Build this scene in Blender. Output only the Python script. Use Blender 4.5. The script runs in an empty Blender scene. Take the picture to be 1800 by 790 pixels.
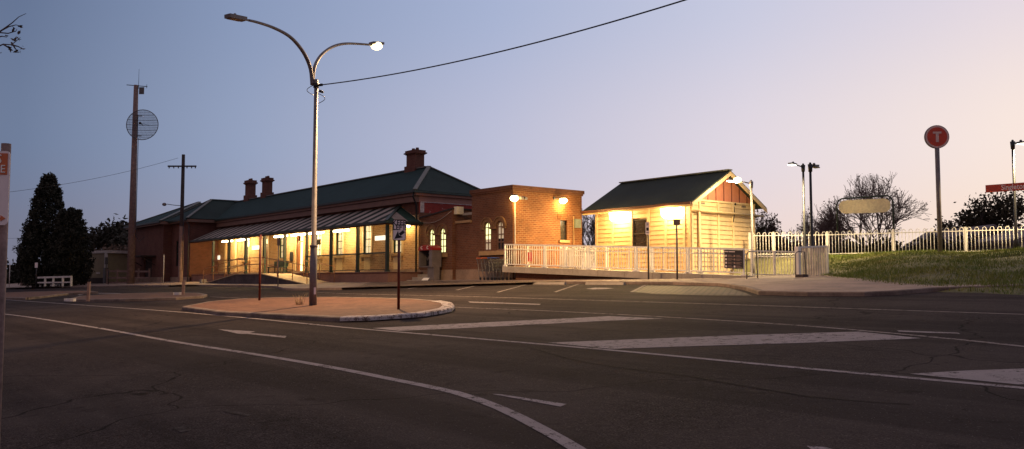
import bpy, bmesh, math, random
import numpy as np
from mathutils import Vector, Matrix
random.seed(7)
R = math.radians
scene = bpy.context.scene
col = scene.collection

# ------------------------------------------------------------------ camera model (measured from the photograph)
F, HY, TH, EYE = 1530., 493., R(38.9), 1.5
PT = math.atan((HY-395)/F)
FW = (-math.cos(TH), math.sin(TH)); RT = (math.sin(TH), math.cos(TH))
def ray(x, y):
    u = (x-900)/F; v = (395-y)/F
    a = math.cos(PT)-v*math.sin(PT); b = math.sin(PT)+v*math.cos(PT)
    return (FW[0]*a+RT[0]*u, FW[1]*a+RT[1]*u, b)
def at_y(x, y, Y):
    r = ray(x, y); t = Y/r[1]; return Vector((r[0]*t, Y, EYE+r[2]*t))
def at_x(x, y, X):
    r = ray(x, y); t = X/r[0]; return Vector((X, r[1]*t, EYE+r[2]*t))
def at_d(x, y, d):
    r = ray(x, y); t = d/(r[0]*FW[0]+r[1]*FW[1]); return Vector((r[0]*t, r[1]*t, EYE+r[2]*t))
SL, YK = .0575, 24.0
def gz(Y):                                   # the street rises gently towards the station
    return SL*max(-8., min(Y, YK))
def pz(Y):
    return gz(Y)+.10+(min(.05*(Y-YK), .2) if Y > YK else 0)
def G(x, y, off=0.):
    r = ray(x, y)
    t = (EYE-off)/(SL*r[1]-r[2])
    if 0 < t and r[1]*t <= YK: return Vector((r[0]*t, r[1]*t, SL*r[1]*t+off))
    t = YK/r[1]
    return Vector((r[0]*t, YK, SL*YK+off))
def hz(x, y, d, z):                          # a point at image column x, depth d, real height z
    p = at_d(x, y, d); return Vector((p.x, p.y, z))

# ------------------------------------------------------------------ mesh builder
class MB:
    def __init__(s): s.v = []; s.f = []; s.s = []
    def add(s, vs, fs, smooth=False):
        b = len(s.v); s.v += [tuple(v) for v in vs]; s.f += [tuple(i+b for i in f) for f in fs]; s.s += [smooth]*len(fs); return s
    def box(s, x0, x1, y0, y1, z0, z1):
        return s.add([(x0,y0,z0),(x1,y0,z0),(x1,y1,z0),(x0,y1,z0),(x0,y0,z1),(x1,y0,z1),(x1,y1,z1),(x0,y1,z1)],
              [(3,2,1,0),(4,5,6,7),(0,1,5,4),(1,2,6,5),(2,3,7,6),(3,0,4,7)])
    def obox(s, c, ax, ay, az):              # centre and three half-axis vectors
        c, ax, ay, az = map(Vector, (c, ax, ay, az))
        vs = [c+sx*ax+sy*ay+sz*az for sz in (-1,1) for sx,sy in ((-1,-1),(1,-1),(1,1),(-1,1))]
        return s.add(vs, [(3,2,1,0),(4,5,6,7),(0,1,5,4),(1,2,6,5),(2,3,7,6),(3,0,4,7)])
    def bar(s, a, b, w, h, up=(0,0,1)):      # box along a->b
        a, b = Vector(a), Vector(b); d = b-a; L = d.length
        if L < 1e-6: return s
        d.normalize(); u = Vector(up)
        if abs(d.dot(u)) > .98: u = Vector((0,1,0))
        sd = d.cross(u).normalized(); uu = sd.cross(d)
        return s.obox((a+b)/2, d*L/2, sd*w/2, uu*h/2)
    def poly(s, pts): return s.add(pts, [tuple(range(len(pts)))])
    def prism(s, pts, vec):                  # closed solid: outline swept by vec
        n = len(pts); a = [Vector(p) for p in pts]; b = [p+Vector(vec) for p in a]
        return s.add(a+b, [tuple(range(n-1,-1,-1)), tuple(range(n,2*n))]+[(i,(i+1)%n,n+(i+1)%n,n+i) for i in range(n)])
    def tube(s, pts, r, n=8, cap=True):
        pts = [Vector(p) for p in pts]; m = len(pts)
        rr = r if isinstance(r, (list, tuple)) else [r]*m
        vs = []; u = None
        for i, p in enumerate(pts):
            d = (pts[min(i+1,m-1)]-pts[max(i-1,0)])
            d = d.normalized() if d.length > 1e-9 else Vector((0,0,1))
            if u is None:
                u = d.orthogonal().normalized()
            else:
                u = u-d*u.dot(d); u = u.normalized() if u.length > 1e-6 else d.orthogonal().normalized()
            w = d.cross(u)
            for k in range(n):
                t = 2*math.pi*k/n; vs.append(p+(u*math.cos(t)+w*math.sin(t))*rr[i])
        fs = [(i*n+k, i*n+(k+1)%n, (i+1)*n+(k+1)%n, (i+1)*n+k) for i in range(m-1) for k in range(n)]
        s.add(vs, fs, True)
        if cap:
            b = len(s.v)-len(vs)
            s.f += [tuple(b+k for k in range(n-1,-1,-1)), tuple(b+(m-1)*n+k for k in range(n))]; s.s += [False]*2
        return s
    def disc(s, c, nrm, r, th, n=28):
        nrm = Vector(nrm).normalized(); c = Vector(c); u = nrm.orthogonal().normalized(); w = nrm.cross(u)
        return s.prism([c+(u*math.cos(2*math.pi*k/n)+w*math.sin(2*math.pi*k/n))*r for k in range(n)], nrm*th)
    def ball(s, c, r, sc=(1,1,1), n=10, m=7):
        c = Vector(c); vs = [c+Vector((0,0,r*sc[2]))]; 
        for i in range(1, m):
            a = math.pi*i/m
            for k in range(n):
                t = 2*math.pi*k/n
                vs.append(c+Vector((r*sc[0]*math.sin(a)*math.cos(t), r*sc[1]*math.sin(a)*math.sin(t), r*sc[2]*math.cos(a))))
        vs.append(c-Vector((0,0,r*sc[2])))
        fs = [(0,1+k,1+(k+1)%n) for k in range(n)]
        for i in range(m-2):
            fs += [(1+i*n+k,1+(i+1)*n+k,1+(i+1)*n+(k+1)%n,1+i*n+(k+1)%n) for k in range(n)]
        e = len(vs)-1; o = 1+(m-2)*n
        fs += [(o+(k+1)%n, o+k, e) for k in range(n)]
        return s.add(vs, fs, True)
    def build(s, name, mat, parent=None, label=None, kind=None, cat=None, group=None, origin=None):
        me = bpy.data.meshes.new(name)
        if parent is not None: o0 = root_loc(parent)
        elif origin is not None: o0 = Vector(origin)
        else:
            a = np.array(s.v); lo = a.min(0); hi = a.max(0)
            o0 = Vector(((lo[0]+hi[0])/2, (lo[1]+hi[1])/2, lo[2]))
        me.from_pydata([(v[0]-o0.x, v[1]-o0.y, v[2]-o0.z) for v in s.v], [], s.f)
        me.polygons.foreach_set('use_smooth', s.s)
        me.materials.append(mat); me.update()
        o = bpy.data.objects.new(name, me); col.objects.link(o)
        if parent is None: o.location = o0
        else: o.parent = parent
        tag(o, label, cat, group, kind)
        return o
def root_loc(o):
    while o.parent is not None: o = o.parent
    return Vector(o.location)
def tag(o, label=None, cat=None, group=None, kind=None):
    if label: o['label'] = label
    if cat: o['category'] = cat
    if group: o['group'] = group
    if kind: o['kind'] = kind
    return o
def T(name, label, cat, loc=(0,0,0), group=None):
    o = bpy.data.objects.new(name, None); col.objects.link(o); o.location = Vector(loc)
    return tag(o, label, cat, group)
def copy_tree(o, parent=None):
    c = o.copy(); col.objects.link(c)
    if parent is not None: c.parent = parent
    for ch in list(kids(o)): copy_tree(ch, c)
    return c
def kids(o): return [c for c in bpy.data.objects if c.parent is o]
def text_mb(mb, body, size, org, right, up, depth=.004, align='CENTER', xs=1., bold=0.):
    cu = bpy.data.curves.new('txt', 'FONT'); cu.body = body; cu.size = size; cu.align_x = align; cu.align_y = 'CENTER'
    cu.extrude = depth/2; cu.offset = bold; cu.resolution_u = 3
    ob = bpy.data.objects.new('txt', cu); col.objects.link(ob)
    dg = bpy.context.evaluated_depsgraph_get(); dg.update()
    me = bpy.data.meshes.new_from_object(ob.evaluated_get(dg))
    right = Vector(right).normalized(); up = Vector(up).normalized(); nn = right.cross(up)
    vs = [Vector(org)+right*v.co.x*xs+up*v.co.y+nn*v.co.z for v in me.vertices]
    mb.add(vs, [tuple(p.vertices) for p in me.polygons])
    bpy.data.objects.remove(ob); bpy.data.curves.remove(cu); bpy.data.meshes.remove(me)

# ------------------------------------------------------------------ materials
def lin(c): 
    c = c/255.; return c/12.92 if c <= .04045 else ((c+.055)/1.055)**2.4
def srgb(r, g, b): return (lin(r), lin(g), lin(b))
class NT:
    def __init__(s, name):
        s.m = bpy.data.materials.new(name); s.m.use_nodes = True; s.t = s.m.node_tree; s.t.nodes.clear()
        s.out = s.n('ShaderNodeOutputMaterial'); s.b = s.n('ShaderNodeBsdfPrincipled'); s.l(s.b.outputs[0], s.out.inputs[0])
    def n(s, ty, **k):
        x = s.t.nodes.new(ty)
        for a, b in k.items(): setattr(x, a, b)
        return x
    def l(s, a, b): s.t.links.new(a, b)
    def coord(s, what='Object'):
        return s.n('ShaderNodeTexCoord').outputs[what]
    def noise(s, vec, scale, detail=3, rough=.55):
        x = s.n('ShaderNodeTexNoise'); x.inputs['Scale'].default_value = scale; x.inputs['Detail'].default_value = detail; x.inputs['Roughness'].default_value = rough
        s.l(vec, x.inputs['Vector']); return x.outputs[0]
    def rng(s, val, a, b, c=0., d=1.):
        x = s.n('ShaderNodeMapRange'); x.inputs[1].default_value = a; x.inputs[2].default_value = b; x.inputs[3].default_value = c; x.inputs[4].default_value = d
        s.l(val, x.inputs[0]); return x.outputs[0]
    def mix(s, f, a, b, mode='MIX'):
        x = s.n('ShaderNodeMix', data_type='RGBA', blend_type=mode)
        for sock, v in ((x.inputs[0], f), (x.inputs[6], a), (x.inputs[7], b)):
            if isinstance(v, bpy.types.NodeSocket): s.l(v, sock)
            elif isinstance(v, (int, float)): sock.default_value = v
            else: sock.default_value = (*v, 1)
        return x.outputs[2]
    def math(s, op, a, b=0.):
        x = s.n('ShaderNodeMath', operation=op)
        for i, v in enumerate((a, b)):
            if isinstance(v, bpy.types.NodeSocket): s.l(v, x.inputs[i])
            else: x.inputs[i].default_value = v
        return x.outputs[0]
    def base(s, c):
        if isinstance(c, bpy.types.NodeSocket): s.l(c, s.b.inputs['Base Color'])
        else: s.b.inputs['Base Color'].default_value = (*c, 1)
    def bump(s, h, strength=.3, dist=.01):
        x = s.n('ShaderNodeBump'); x.inputs['Strength'].default_value = strength; x.inputs['Distance'].default_value = dist
        s.l(h, x.inputs['Height']); s.l(x.outputs[0], s.b.inputs['Normal'])
    def set(s, rough=.6, metal=0., spec=.5):
        s.b.inputs['Roughness'].default_value = rough; s.b.inputs['Metallic'].default_value = metal
        s.b.inputs['Specular IOR Level'].default_value = spec; return s.m
def plain(name, c, rough=.6, metal=0., var=.25, scale=3., bump=0., spec=.4):
    k = NT(name); v = k.coord(); n = k.noise(v, scale, 5)
    n2 = k.noise(v, scale*9, 3)
    f = k.math('ADD', k.math('MULTIPLY', k.rng(n, .36, .64), .65), k.math('MULTIPLY', k.rng(n2, .38, .62), .35))
    k.base(k.mix(f, tuple(x*(1-var) for x in c), tuple(min(1, x*(1+var)) for x in c)))
    if bump: k.bump(n2, bump, .01)
    return k.set(rough, metal, spec)
def glow(name, c, st):
    k = NT(name); k.base((.8,.8,.75)); k.b.inputs['Emission Color'].default_value = (*c, 1); k.b.inputs['Emission Strength'].default_value = st
    return k.set(.4)
def brick(name, c1, c2, mortar, bw=.235, rh=.086, flat=False, mort=.011, dirt=.35, patch=None):
    k = NT(name); tc = k.n('ShaderNodeTexCoord'); sp = k.n('ShaderNodeSeparateXYZ'); k.l(tc.outputs['Object'], sp.inputs[0])
    cb = k.n('ShaderNodeCombineXYZ')
    if flat:
        k.l(sp.outputs[0], cb.inputs[0]); k.l(sp.outputs[1], cb.inputs[1])
    else:
        g = k.n('ShaderNodeNewGeometry'); sn = k.n('ShaderNodeSeparateXYZ'); k.l(g.outputs['True Normal'], sn.inputs[0])
        fx = k.math('GREATER_THAN', k.math('ABSOLUTE', sn.outputs[0]), .7)
        mx = k.n('ShaderNodeMix', data_type='FLOAT'); k.l(fx, mx.inputs[0]); k.l(sp.outputs[0], mx.inputs[2]); k.l(sp.outputs[1], mx.inputs[3])
        k.l(mx.outputs[0], cb.inputs[0]); k.l(sp.outputs[2], cb.inputs[1])
    b = k.n('ShaderNodeTexBrick'); k.l(cb.outputs[0], b.inputs['Vector'])
    b.inputs['Scale'].default_value = 1; b.inputs['Brick Width'].default_value = bw; b.inputs['Row Height'].default_value = rh
    b.inputs['Mortar Size'].default_value = mort; b.inputs['Mortar Smooth'].default_value = .2; b.inputs['Bias'].default_value = -.1
    b.inputs['Color1'].default_value = (*c1,1); b.inputs['Color2'].default_value = (*c2,1); b.inputs['Mortar'].default_value = (*mortar,1)
    n = k.noise(tc.outputs['Object'], 1.3, 5); n2 = k.noise(tc.outputs['Object'], 14., 3)
    c = k.mix(k.rng(n, .42, .64, 0, dirt), b.outputs['Color'], tuple(x*.4 for x in c1))
    c = k.mix(k.rng(n2, .5, .66, 0, .4), c, tuple(min(1, x*1.5) for x in c2))
    if patch is not None:                    # flaked paint
        f = k.math('GREATER_THAN', k.noise(tc.outputs['Object'], 5., 6, .7), .64); c = k.mix(f, c, patch)
    k.base(c); k.bump(b.outputs['Fac'], -.5, .008)
    return k.set(.85, 0, .25)

def asphalt():
    k = NT('asphalt'); v = k.coord()
    fine = k.noise(v, 55., 3, .75); mid = k.noise(v, 9., 5, .65); big = k.noise(v, .35, 4)
    mp = k.n('ShaderNodeMapping'); mp.inputs['Scale'].default_value = (.05, 1.1, 1); k.l(v, mp.inputs[0])
    streak = k.noise(mp.outputs[0], 1.3, 4)
    c = k.mix(k.rng(fine, .40, .63), (.012,.0095,.009), (.092,.071,.067))
    c = k.mix(k.rng(mid, .42, .62, 0, .5), c, (.022,.017,.0165))
    c = k.mix(k.rng(big, .45, .60, 0, .55), c, (.070,.055,.051))
    c = k.mix(k.rng(streak, .47, .62, 0, .5), c, (.017,.013,.0128))
    blot = k.noise(v, 2.3, 6, .7); c = k.mix(k.rng(blot, .58, .68, 0, .55), c, (.011,.0085,.0083))
    vo = k.n('ShaderNodeTexVoronoi', feature='DISTANCE_TO_EDGE'); vo.inputs['Scale'].default_value = .15
    wv = k.n('ShaderNodeVectorMath', operation='ADD'); k.l(v, wv.inputs[0]); nn = k.n('ShaderNodeTexNoise'); nn.inputs['Scale'].default_value = .9; k.l(v, nn.inputs['Vector']); k.l(nn.outputs['Color'], wv.inputs[1])
    k.l(wv.outputs[0], vo.inputs['Vector'])
    c = k.mix(k.rng(vo.outputs['Distance'], .0012, .0035, .75, 0), c, (.006,.005,.005))
    sp = k.math('GREATER_THAN', k.noise(v, 47., 1), .73)
    c = k.mix(k.math('MULTIPLY', sp, .7), c, (.17,.145,.14))
    k.base(c); k.bump(k.math('ADD', fine, k.math('MULTIPLY', mid, .8)), .75, .012)
    return k.set(.95, 0, .04)
def paint_worn(name, c, under=(.06,.052,.05), lo=.545, hi=.60):
    k = NT(name); v = k.coord(); n = k.noise(v, 7., 7, .75); n2 = k.noise(v, 60., 3, .7); n3 = k.noise(v, 1.1, 3)
    f = k.math('ADD', k.math('ADD', k.math('MULTIPLY', n, .55), k.math('MULTIPLY', n2, .35)), k.math('MULTIPLY', n3, .15))
    c2 = k.mix(k.rng(n3, .3, .7), tuple(x*.8 for x in c), c)
    k.base(k.mix(k.rng(f, lo, hi), c2, under)); k.bump(n2, .4, .008)
    return k.set(.9, 0, .05)
def corrugated(name, c, axis=0, per=.09, stripes=None, roofdirt=.3):
    k = NT(name); tc = k.n('ShaderNodeTexCoord'); sp = k.n('ShaderNodeSeparateXYZ'); k.l(tc.outputs['Object'], sp.inputs[0])
    x = sp.outputs[axis]
    n = k.noise(tc.outputs['Object'], .9, 5); n2 = k.noise(tc.outputs['Object'], 11, 3)
    if stripes:
        ph = k.math('FRACT', k.math('DIVIDE', k.math('ADD', x, 500.), stripes[1]))
        cc = k.mix(k.math('GREATER_THAN', ph, .5), c, stripes[0])
    else: cc = k.mix(0., c, c)
    cc = k.mix(k.rng(n, .42, .62, 0, roofdirt), cc, tuple(v*.5 for v in c))
    cc = k.mix(k.rng(n2, .5, .8, 0, .3), cc, tuple(min(1, v*1.6) for v in c))
    k.base(cc); k.bump(k.math('SINE', k.math('MULTIPLY', x, 2*math.pi/per)), .6, .012)
    return k.set(.75, 0, .12)

M = {}
M['asphalt'] = asphalt()
M['paint'] = paint_worn('road_paint', (.33,.285,.28),(.035,.028,.027))
M['paint_thin'] = paint_worn('thin_road_paint', (.27,.225,.21), (.035,.028,.027), lo=.53, hi=.585)
M['tar'] = paint_worn('tar', (.008,.0065,.0065), (.03,.023,.022), .52, .6)
M['scuff'] = paint_worn('scuff', (.075,.06,.058), (.02,.016,.015), .47, .56)
M['kerb_paint'] = paint_worn('kerb_paint', (.55,.48,.45), (.12,.085,.07), .525, .56)
M['path'] = plain('path_concrete', (.26,.185,.14), .85, var=.3, scale=1.2, bump=.3)
M['pavers'] = brick('red_pavers', (.185,.088,.052), (.125,.056,.034), (.065,.042,.03), .23, .115, flat=True, dirt=.75)
M['strip'] = brick('pale_pavers', (.16,.125,.085), (.075,.06,.048), (.05,.04,.035), .22, .16, flat=True, mort=.035, dirt=.5)
M['kerb'] = plain('kerb_concrete', (.17,.125,.10), .9, var=.4, scale=2.5, bump=.4)
M['earth'] = plain('dry_ground', (.09,.065,.045), .95, var=.5, scale=.8, bump=.3)
M['bank'] = plain('bank_soil', (.10,.092,.032), .95, var=.5, scale=1.6, bump=.6)
M['brick_cream'] = brick('verandah_brick', (.56,.33,.15), (.36,.19,.085), (.58,.42,.25), bw=.28, rh=.10, mort=.018, dirt=.2)
M['brick_dark'] = brick('brown_brick', (.20,.075,.037), (.12,.045,.026), (.19,.115,.07), mort=.014, dirt=.4)
M['arch'] = plain('arch_moulding', (.20,.105,.05), .85, var=.2, scale=5)
M['brick_deep'] = brick('deep_red_brick', (.17,.062,.042), (.11,.042,.03), (.14,.085,.06), dirt=.4)  # deeper brick tone for chimneys, bays and upper wall
M['brick_wing'] = brick('orange_brick', (.24,.086,.028), (.14,.048,.018), (.30,.17,.085), bw=.25, rh=.09, mort=.014, dirt=.4)
M['brick_red'] = brick('painted_red_brick', (.36,.05,.035), (.30,.04,.03), (.24,.06,.045), dirt=.3, patch=(.55,.42,.36))
M['render'] = plain('plinth_render', (.30,.205,.14), .9, var=.25, scale=1.5, bump=.25)
M['stone'] = plain('stone_trim', (.40,.25,.12), .8, var=.2, scale=4)
M['fascia'] = plain('salmon_fascia', (.40,.19,.13), .6, var=.12)
M['fascia_brown'] = plain('brown_trim', (.20,.11,.075), .6, var=.15)
M['roof'] = corrugated('green_roof', (.022,.046,.043), 0, .09)
M['roof_side'] = corrugated('green_roof_side', (.028,.045,.041), 1, .09)
M['roof_shed'] = corrugated('shed_roof', (.040,.050,.042), 0, .09)
M['stripes'] = corrugated('striped_awning', (.032,.038,.030), 0, .08, stripes=((.46,.38,.32), 1.22))
M['stripes_side'] = corrugated('striped_awning_end', (.03,.06,.045), 1, .08, stripes=((.36,.28,.24), 1.5))
M['soffit'] = plain('cream_soffit', (.62,.52,.36), .7, var=.1)
M['cap'] = plain('ridge_capping', (.13,.13,.11), .5, var=.2)
M['green_paint'] = plain('dark_green_paint', (.022,.035,.026), .45, var=.25)
M['cream'] = plain('cream_paint', (.64,.47,.25), .6, var=.1, scale=5)
M['cream_trim'] = plain('cream_trim', (.68,.51,.28), .55, var=.08)
M['salmon'] = plain('salmon_board', (.50,.19,.11), .6, var=.12)
M['white'] = plain('white_metal', (.84,.80,.72), .45, var=.08, scale=4)
M['white_dirty'] = plain('worn_white_wood', (.62,.56,.50), .65, var=.25, scale=5)
M['galv'] = plain('galvanised_steel', (.175,.15,.145), .6, .15, var=.25, scale=4)
M['galv_dark'] = plain('weathered_steel', (.10,.095,.095), .5, .3, var=.25)
M['timber'] = plain('weathered_timber', (.13,.085,.065), .9, var=.35, scale=6, bump=.4)
M['timber_dark'] = plain('dark_timber', (.045,.032,.028), .9, var=.35, scale=6, bump=.3)
M['timber_pole'] = plain('grey_timber', (.21,.135,.115), .9, var=.3, scale=5, bump=.4)
M['post_red'] = plain('maroon_steel', (.11,.016,.012), .5, var=.25)
M['black'] = plain('black_paint', (.012,.012,.014), .5, var=.2)
M['rust'] = plain('rusty_rail', (.34,.16,.07), .6, .2, var=.25)
M['sign_white'] = plain('sign_white', (.86,.74,.70), .5, var=.06)
M['sign_orange'] = plain('sign_orange', (.62,.15,.05), .5, var=.08)
M['board_red'] = plain('board_red', (.55,.065,.032), .5, var=.08)
M['sign_grey'] = plain('sign_grey', (.22,.15,.12), .6, var=.2)
M['pink_ring'] = plain('pale_pink_ring', (.66,.46,.42), .5, var=.08)
M['yellow_board'] = plain('cream_yellow_board', (.86,.74,.46), .5, var=.2, scale=1.5)
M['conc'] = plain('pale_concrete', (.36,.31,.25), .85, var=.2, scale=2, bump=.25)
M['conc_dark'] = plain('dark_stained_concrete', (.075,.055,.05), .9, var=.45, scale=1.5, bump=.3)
M['platform'] = plain('maroon_render', (.24,.125,.085), .8, var=.18, scale=1.2)
M['oxblood'] = plain('oxblood_edge', (.10,.03,.02), .6, var=.2)
M['phone_grey'] = plain('booth_grey', (.22,.19,.17), .4, .3, var=.2)
M['phone_red'] = plain('booth_red', (.36,.025,.014), .4, var=.1)
M['glass_dark'] = plain('dark_glass', (.018,.018,.022), .12, var=.2, spec=.6)
M['glass_dim'] = glow('dim_window', (1,.78,.42), .18)
M['glass_warm'] = glow('warm_window', (1,.80,.42), .75)
M['glass_lit'] = glow('lit_window', (.95,1,.42), 1.5)
M['door_lit'] = glow('lit_doorway', (1,.9,.42), 2.2)
M['door_brown'] = plain('brown_door', (.33,.13,.055), .5, var=.15)
M['tube'] = glow('fluorescent_tube', (1,.88,.55), 22.)
M['flood'] = glow('flood_lens', (1,.75,.30), 22.)
M['street_lens'] = glow('street_lens', (1,.74,.33), 5.)
M['plat_lens'] = glow('platform_lens', (1,.92,.72), 6.)
M['sign_paper_glow'] = glow('glowing_sign_paper', (1,.95,.75), 1.1)  # glow also paints lamplight onto the paper notice and small wall sign
M['bark'] = plain('bark', (.085,.058,.05), .95, var=.4, scale=5)
M['twig'] = plain('twig_bark', (.16,.105,.085), .95, var=.3, scale=5)
M['wire'] = plain('trolley_wire', (.16,.15,.14), .4, .6, var=.2)
M['blue'] = plain('blue_plastic', (.03,.09,.32), .4, var=.1)
M['orange'] = plain('orange_plastic', (.55,.12,.04), .4, var=.1)
M['red'] = plain('red_sign', (.6,.03,.02), .4, var=.05)
M['tin'] = plain('cream_tin', (.30,.245,.14), .6, var=.12)
M['house'] = plain('house_wall', (.42,.38,.40), .8, var=.1)
M['house_roof'] = plain('house_roof', (.16,.125,.12), .8, var=.2)
M['far_brush'] = plain('far_brush', (.035,.024,.018), .95, var=.5, scale=.5)
def leaf_mat(name, a, b):
    k = NT(name); oi = k.n('ShaderNodeNewGeometry'); n = k.noise(k.coord(), 1.1, 4)
    k.base(k.mix(k.rng(n, .3, .7), a, b)); return k.set(.75, 0, .2)
M['cypress'] = leaf_mat('cypress_leaf', (.014,.016,.010), (.055,.050,.032))
M['gum'] = leaf_mat('gum_leaf', (.026,.026,.018), (.05,.043,.03))
M['leafy'] = leaf_mat('leafy_tree_leaf', (.03,.026,.015), (.055,.045,.024))
M['brown_leaf'] = leaf_mat('brown_leaf', (.08,.052,.038), (.14,.095,.065))
def grass_mat():
    k = NT('grass_blade'); n = k.noise(k.coord(), .55, 5); n2 = k.noise(k.coord(), 5, 3)
    c = k.mix(k.rng(n, .35, .65), (.085,.14,.02), (.19,.18,.045)); c = k.mix(k.rng(n2, .42, .62, 0, .7), c, (.13,.175,.028))
    k.base(c); return k.set(.7, 0, .25)
M['grass'] = grass_mat()

# ------------------------------------------------------------------ the setting: ground, road, path, islands, markings
def sheet(poly, zf, skirt=0., cuts=(), step=None):
    """poly: list of (x, y). Returns a MB with a top face cut at the given Y values and a skirt down."""
    bm = bmesh.new()
    bm.faces.new([bm.verts.new((p[0], p[1], 0)) for p in poly])
    bmesh.ops.triangulate(bm, faces=bm.faces[:])
    for y in cuts:
        bmesh.ops.bisect_plane(bm, geom=bm.verts[:]+bm.edges[:]+bm.faces[:], plane_co=(0, y, 0), plane_no=(0, 1, 0))
    for f in bm.faces:
        if f.normal.z < 0: f.normal_flip()
    mb = MB(); bm.verts.index_update()
    vs = [(v.co.x, v.co.y, zf(v.co.x, v.co.y)) for v in bm.verts]
    fs = []
    for f in bm.faces:
        ids = [v.index for v in f.verts]
        if f.normal.z < 0: ids.reverse()
        fs.append(ids)
    if skirt:
        n = len(vs)
        for e in bm.edges:
            if len(e.link_faces) == 1:
                f = e.link_faces[0]; lp = [l for l in f.loops if l.edge == e][0]
                a, b = lp.vert.index, lp.link_loop_next.vert.index
                va, vb = vs[a], vs[b]; k = len(vs)
                vs += [(va[0],va[1],va[2]-skirt),(vb[0],vb[1],vb[2]-skirt)]
                fs.append([b, a, k, k+1] if f.normal.z >= 0 else [a, b, k+1, k])
    mb.add(vs, fs); bm.free(); return mb
def px(pts, off=0.): return [tuple(G(x, y, off))[:2] for x, y in pts]

gpoly = [(-700,-60),(300,-60),(300,700),(-700,700)]
sheet(gpoly, lambda x, y: gz(y)-.05, cuts=(-8, YK)).build('ground', M['earth'], kind='structure', label='dry open ground around the station', origin=(0,0,0))
rd = [(-260,-8),(60,-8),(60,21.2),(-5,21.2),(-10,24.2),(-260,24.2)]
sheet(rd, lambda x, y: gz(y), cuts=(YK,)).build('road', M['asphalt'], kind='structure', label='dark asphalt street in front of the station', origin=(0,0,0))

front = [(-260,519),(-60,511),(8,507.5),(130,506),(230,504),(296,504.5),(318,502.5),(352,503.5),(440,504.5),(485,506.5),(500,510.5),(520,511),(545,510.8),(600,510),(640,505.5)]
fp = px(front)
fp += [(-39.5, 22.6),(-37.6, 23.4),(-35.5, 23.75),(-31, 23.75),(-26, 23.6),(-20.0, 23.3)]
fp += px([(1262,503.5),(1283,506),(1311,511),(1334,518.7),(1420,521),(1520,521.3),(1580,518.5),(1640,513.5)])
fp += [(-8.6,22.3),(-6.0, 24.5),(-6,30),(-20,36),(-60,36),(-150,36),(-170,12)]
sheet(fp, lambda x, y: pz(y), skirt=.3, cuts=(YK, 28)).build('footpath', M['path'], kind='structure', label='pinkish concrete footpath before the station', origin=(0,0,0))
def kerb_along(pts, name, mat, w=.16, label=None, hgt=.10, closed=False):
    mb = MB(); P = [Vector((p[0], p[1])) for p in pts]; n = len(P)
    secs = []
    for i in range(n):
        a = P[(i-1) % n] if closed or i > 0 else P[i]; b = P[(i+1) % n] if closed or i < n-1 else P[i]
        d = (b-a).normalized(); nr = Vector((-d.y, d.x)); o = P[i]-nr*.012; q = P[i]+nr*w
        z0, z1, z2 = gz(P[i].y)-.1, gz(P[i].y)+hgt+.006, gz(q.y)+hgt+.006
        secs += [(o.x,o.y,z0),(o.x,o.y,z1-.025),(o.x+nr.x*.03,o.y+nr.y*.03,z1),(q.x,q.y,z2),(q.x,q.y,z2-.1)]
    fs = []
    for i in range(n if closed else n-1):
        j = (i+1) % n
        for k in range(4): fs.append((i*5+k, j*5+k, j*5+k+1, i*5+k+1))
    mb.add(secs, fs); return mb.build(name, mat, kind='structure', label=label, origin=(0,0,0))
def subdiv(P, L=1.2):
    out = []
    for a, b in zip(P[:-1], P[1:]):
        n = max(1, int(math.dist(a, b)/L)); out += [(a[0]+(b[0]-a[0])*i/n, a[1]+(b[1]-a[1])*i/n) for i in range(n)]
    return out+[P[-1]]
kerb_along(subdiv(fp[1:6]), 'kerb', M['kerb'])
kerb_along(subdiv(fp[14:21]), 'kerb', M['kerb'])
kerb_along(subdiv(fp[22:31]), 'kerb', M['kerb'])

def island(pts, name, label, h=.11, mat=None):
    P = px(pts); c = Vector((sum(p[0] for p in P)/len(P), sum(p[1] for p in P)/len(P)))
    ar = sum(P[i][0]*P[(i+1) % len(P)][1]-P[(i+1) % len(P)][0]*P[i][1] for i in range(len(P)))
    if ar < 0: P.reverse()
    kerb_along(P, 'kerb', M['kerb'], .17, hgt=h, closed=True)
    I = []
    n = len(P)
    for i in range(n):
        a, b = Vector(P[i-1]), Vector(P[(i+1) % n]); d = (b-a).normalized(); I.append(tuple(Vector(P[i])+Vector((-d.y, d.x))*.15))
    sheet(I, lambda x, y: gz(y)+h+.002).build(name, mat or M['pavers'], kind='structure', label=label, origin=(0,0,0))
    return P
isl = island([(320,545.5),(387,555),(490,560.5),(598,566.6),(650,565.5),(704,562),(745,558.5),(775,553.5),(792,549.5),(797,545),(793,540),(770,536),(733,532.3),(660,529.5),(589,528),(480,528.5),(420,531),(365,536)], 'traffic_island', 'red brick island under the tall street lamp')
# white paint on the island's nose (band of kerb, slightly proud)
nose = px([(598,567),(650,566),(704,562.4),(745,559),(775,554),(793,549.8),(798,545),(794,539.6),(775,536)])
mb = MB(); prev = None
for i, p in enumerate(nose):
    a = Vector(nose[max(0,i-1)]); b = Vector(nose[min(len(nose)-1,i+1)]); d = (b-a).normalized(); nr = Vector((-d.y, d.x))
    o = Vector(p)-nr*.02; m_ = Vector(p)+nr*.02; q = Vector(p)+nr*.30
    mb.v += [(o.x,o.y,gz(o.y)+.03),(o.x+nr.x*.004,o.y+nr.y*.004,gz(o.y)+.10),(m_.x,m_.y,gz(m_.y)+.124),(q.x,q.y,gz(q.y)+.124)]
for i in range(len(nose)-1):
    for k in range(3): mb.f.append((i*4+k,(i+1)*4+k,(i+1)*4+k+1,i*4+k+1)); mb.s.append(False)
mb.build('kerb_paint', M['kerb_paint'], kind='structure', origin=(0,0,0))
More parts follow.
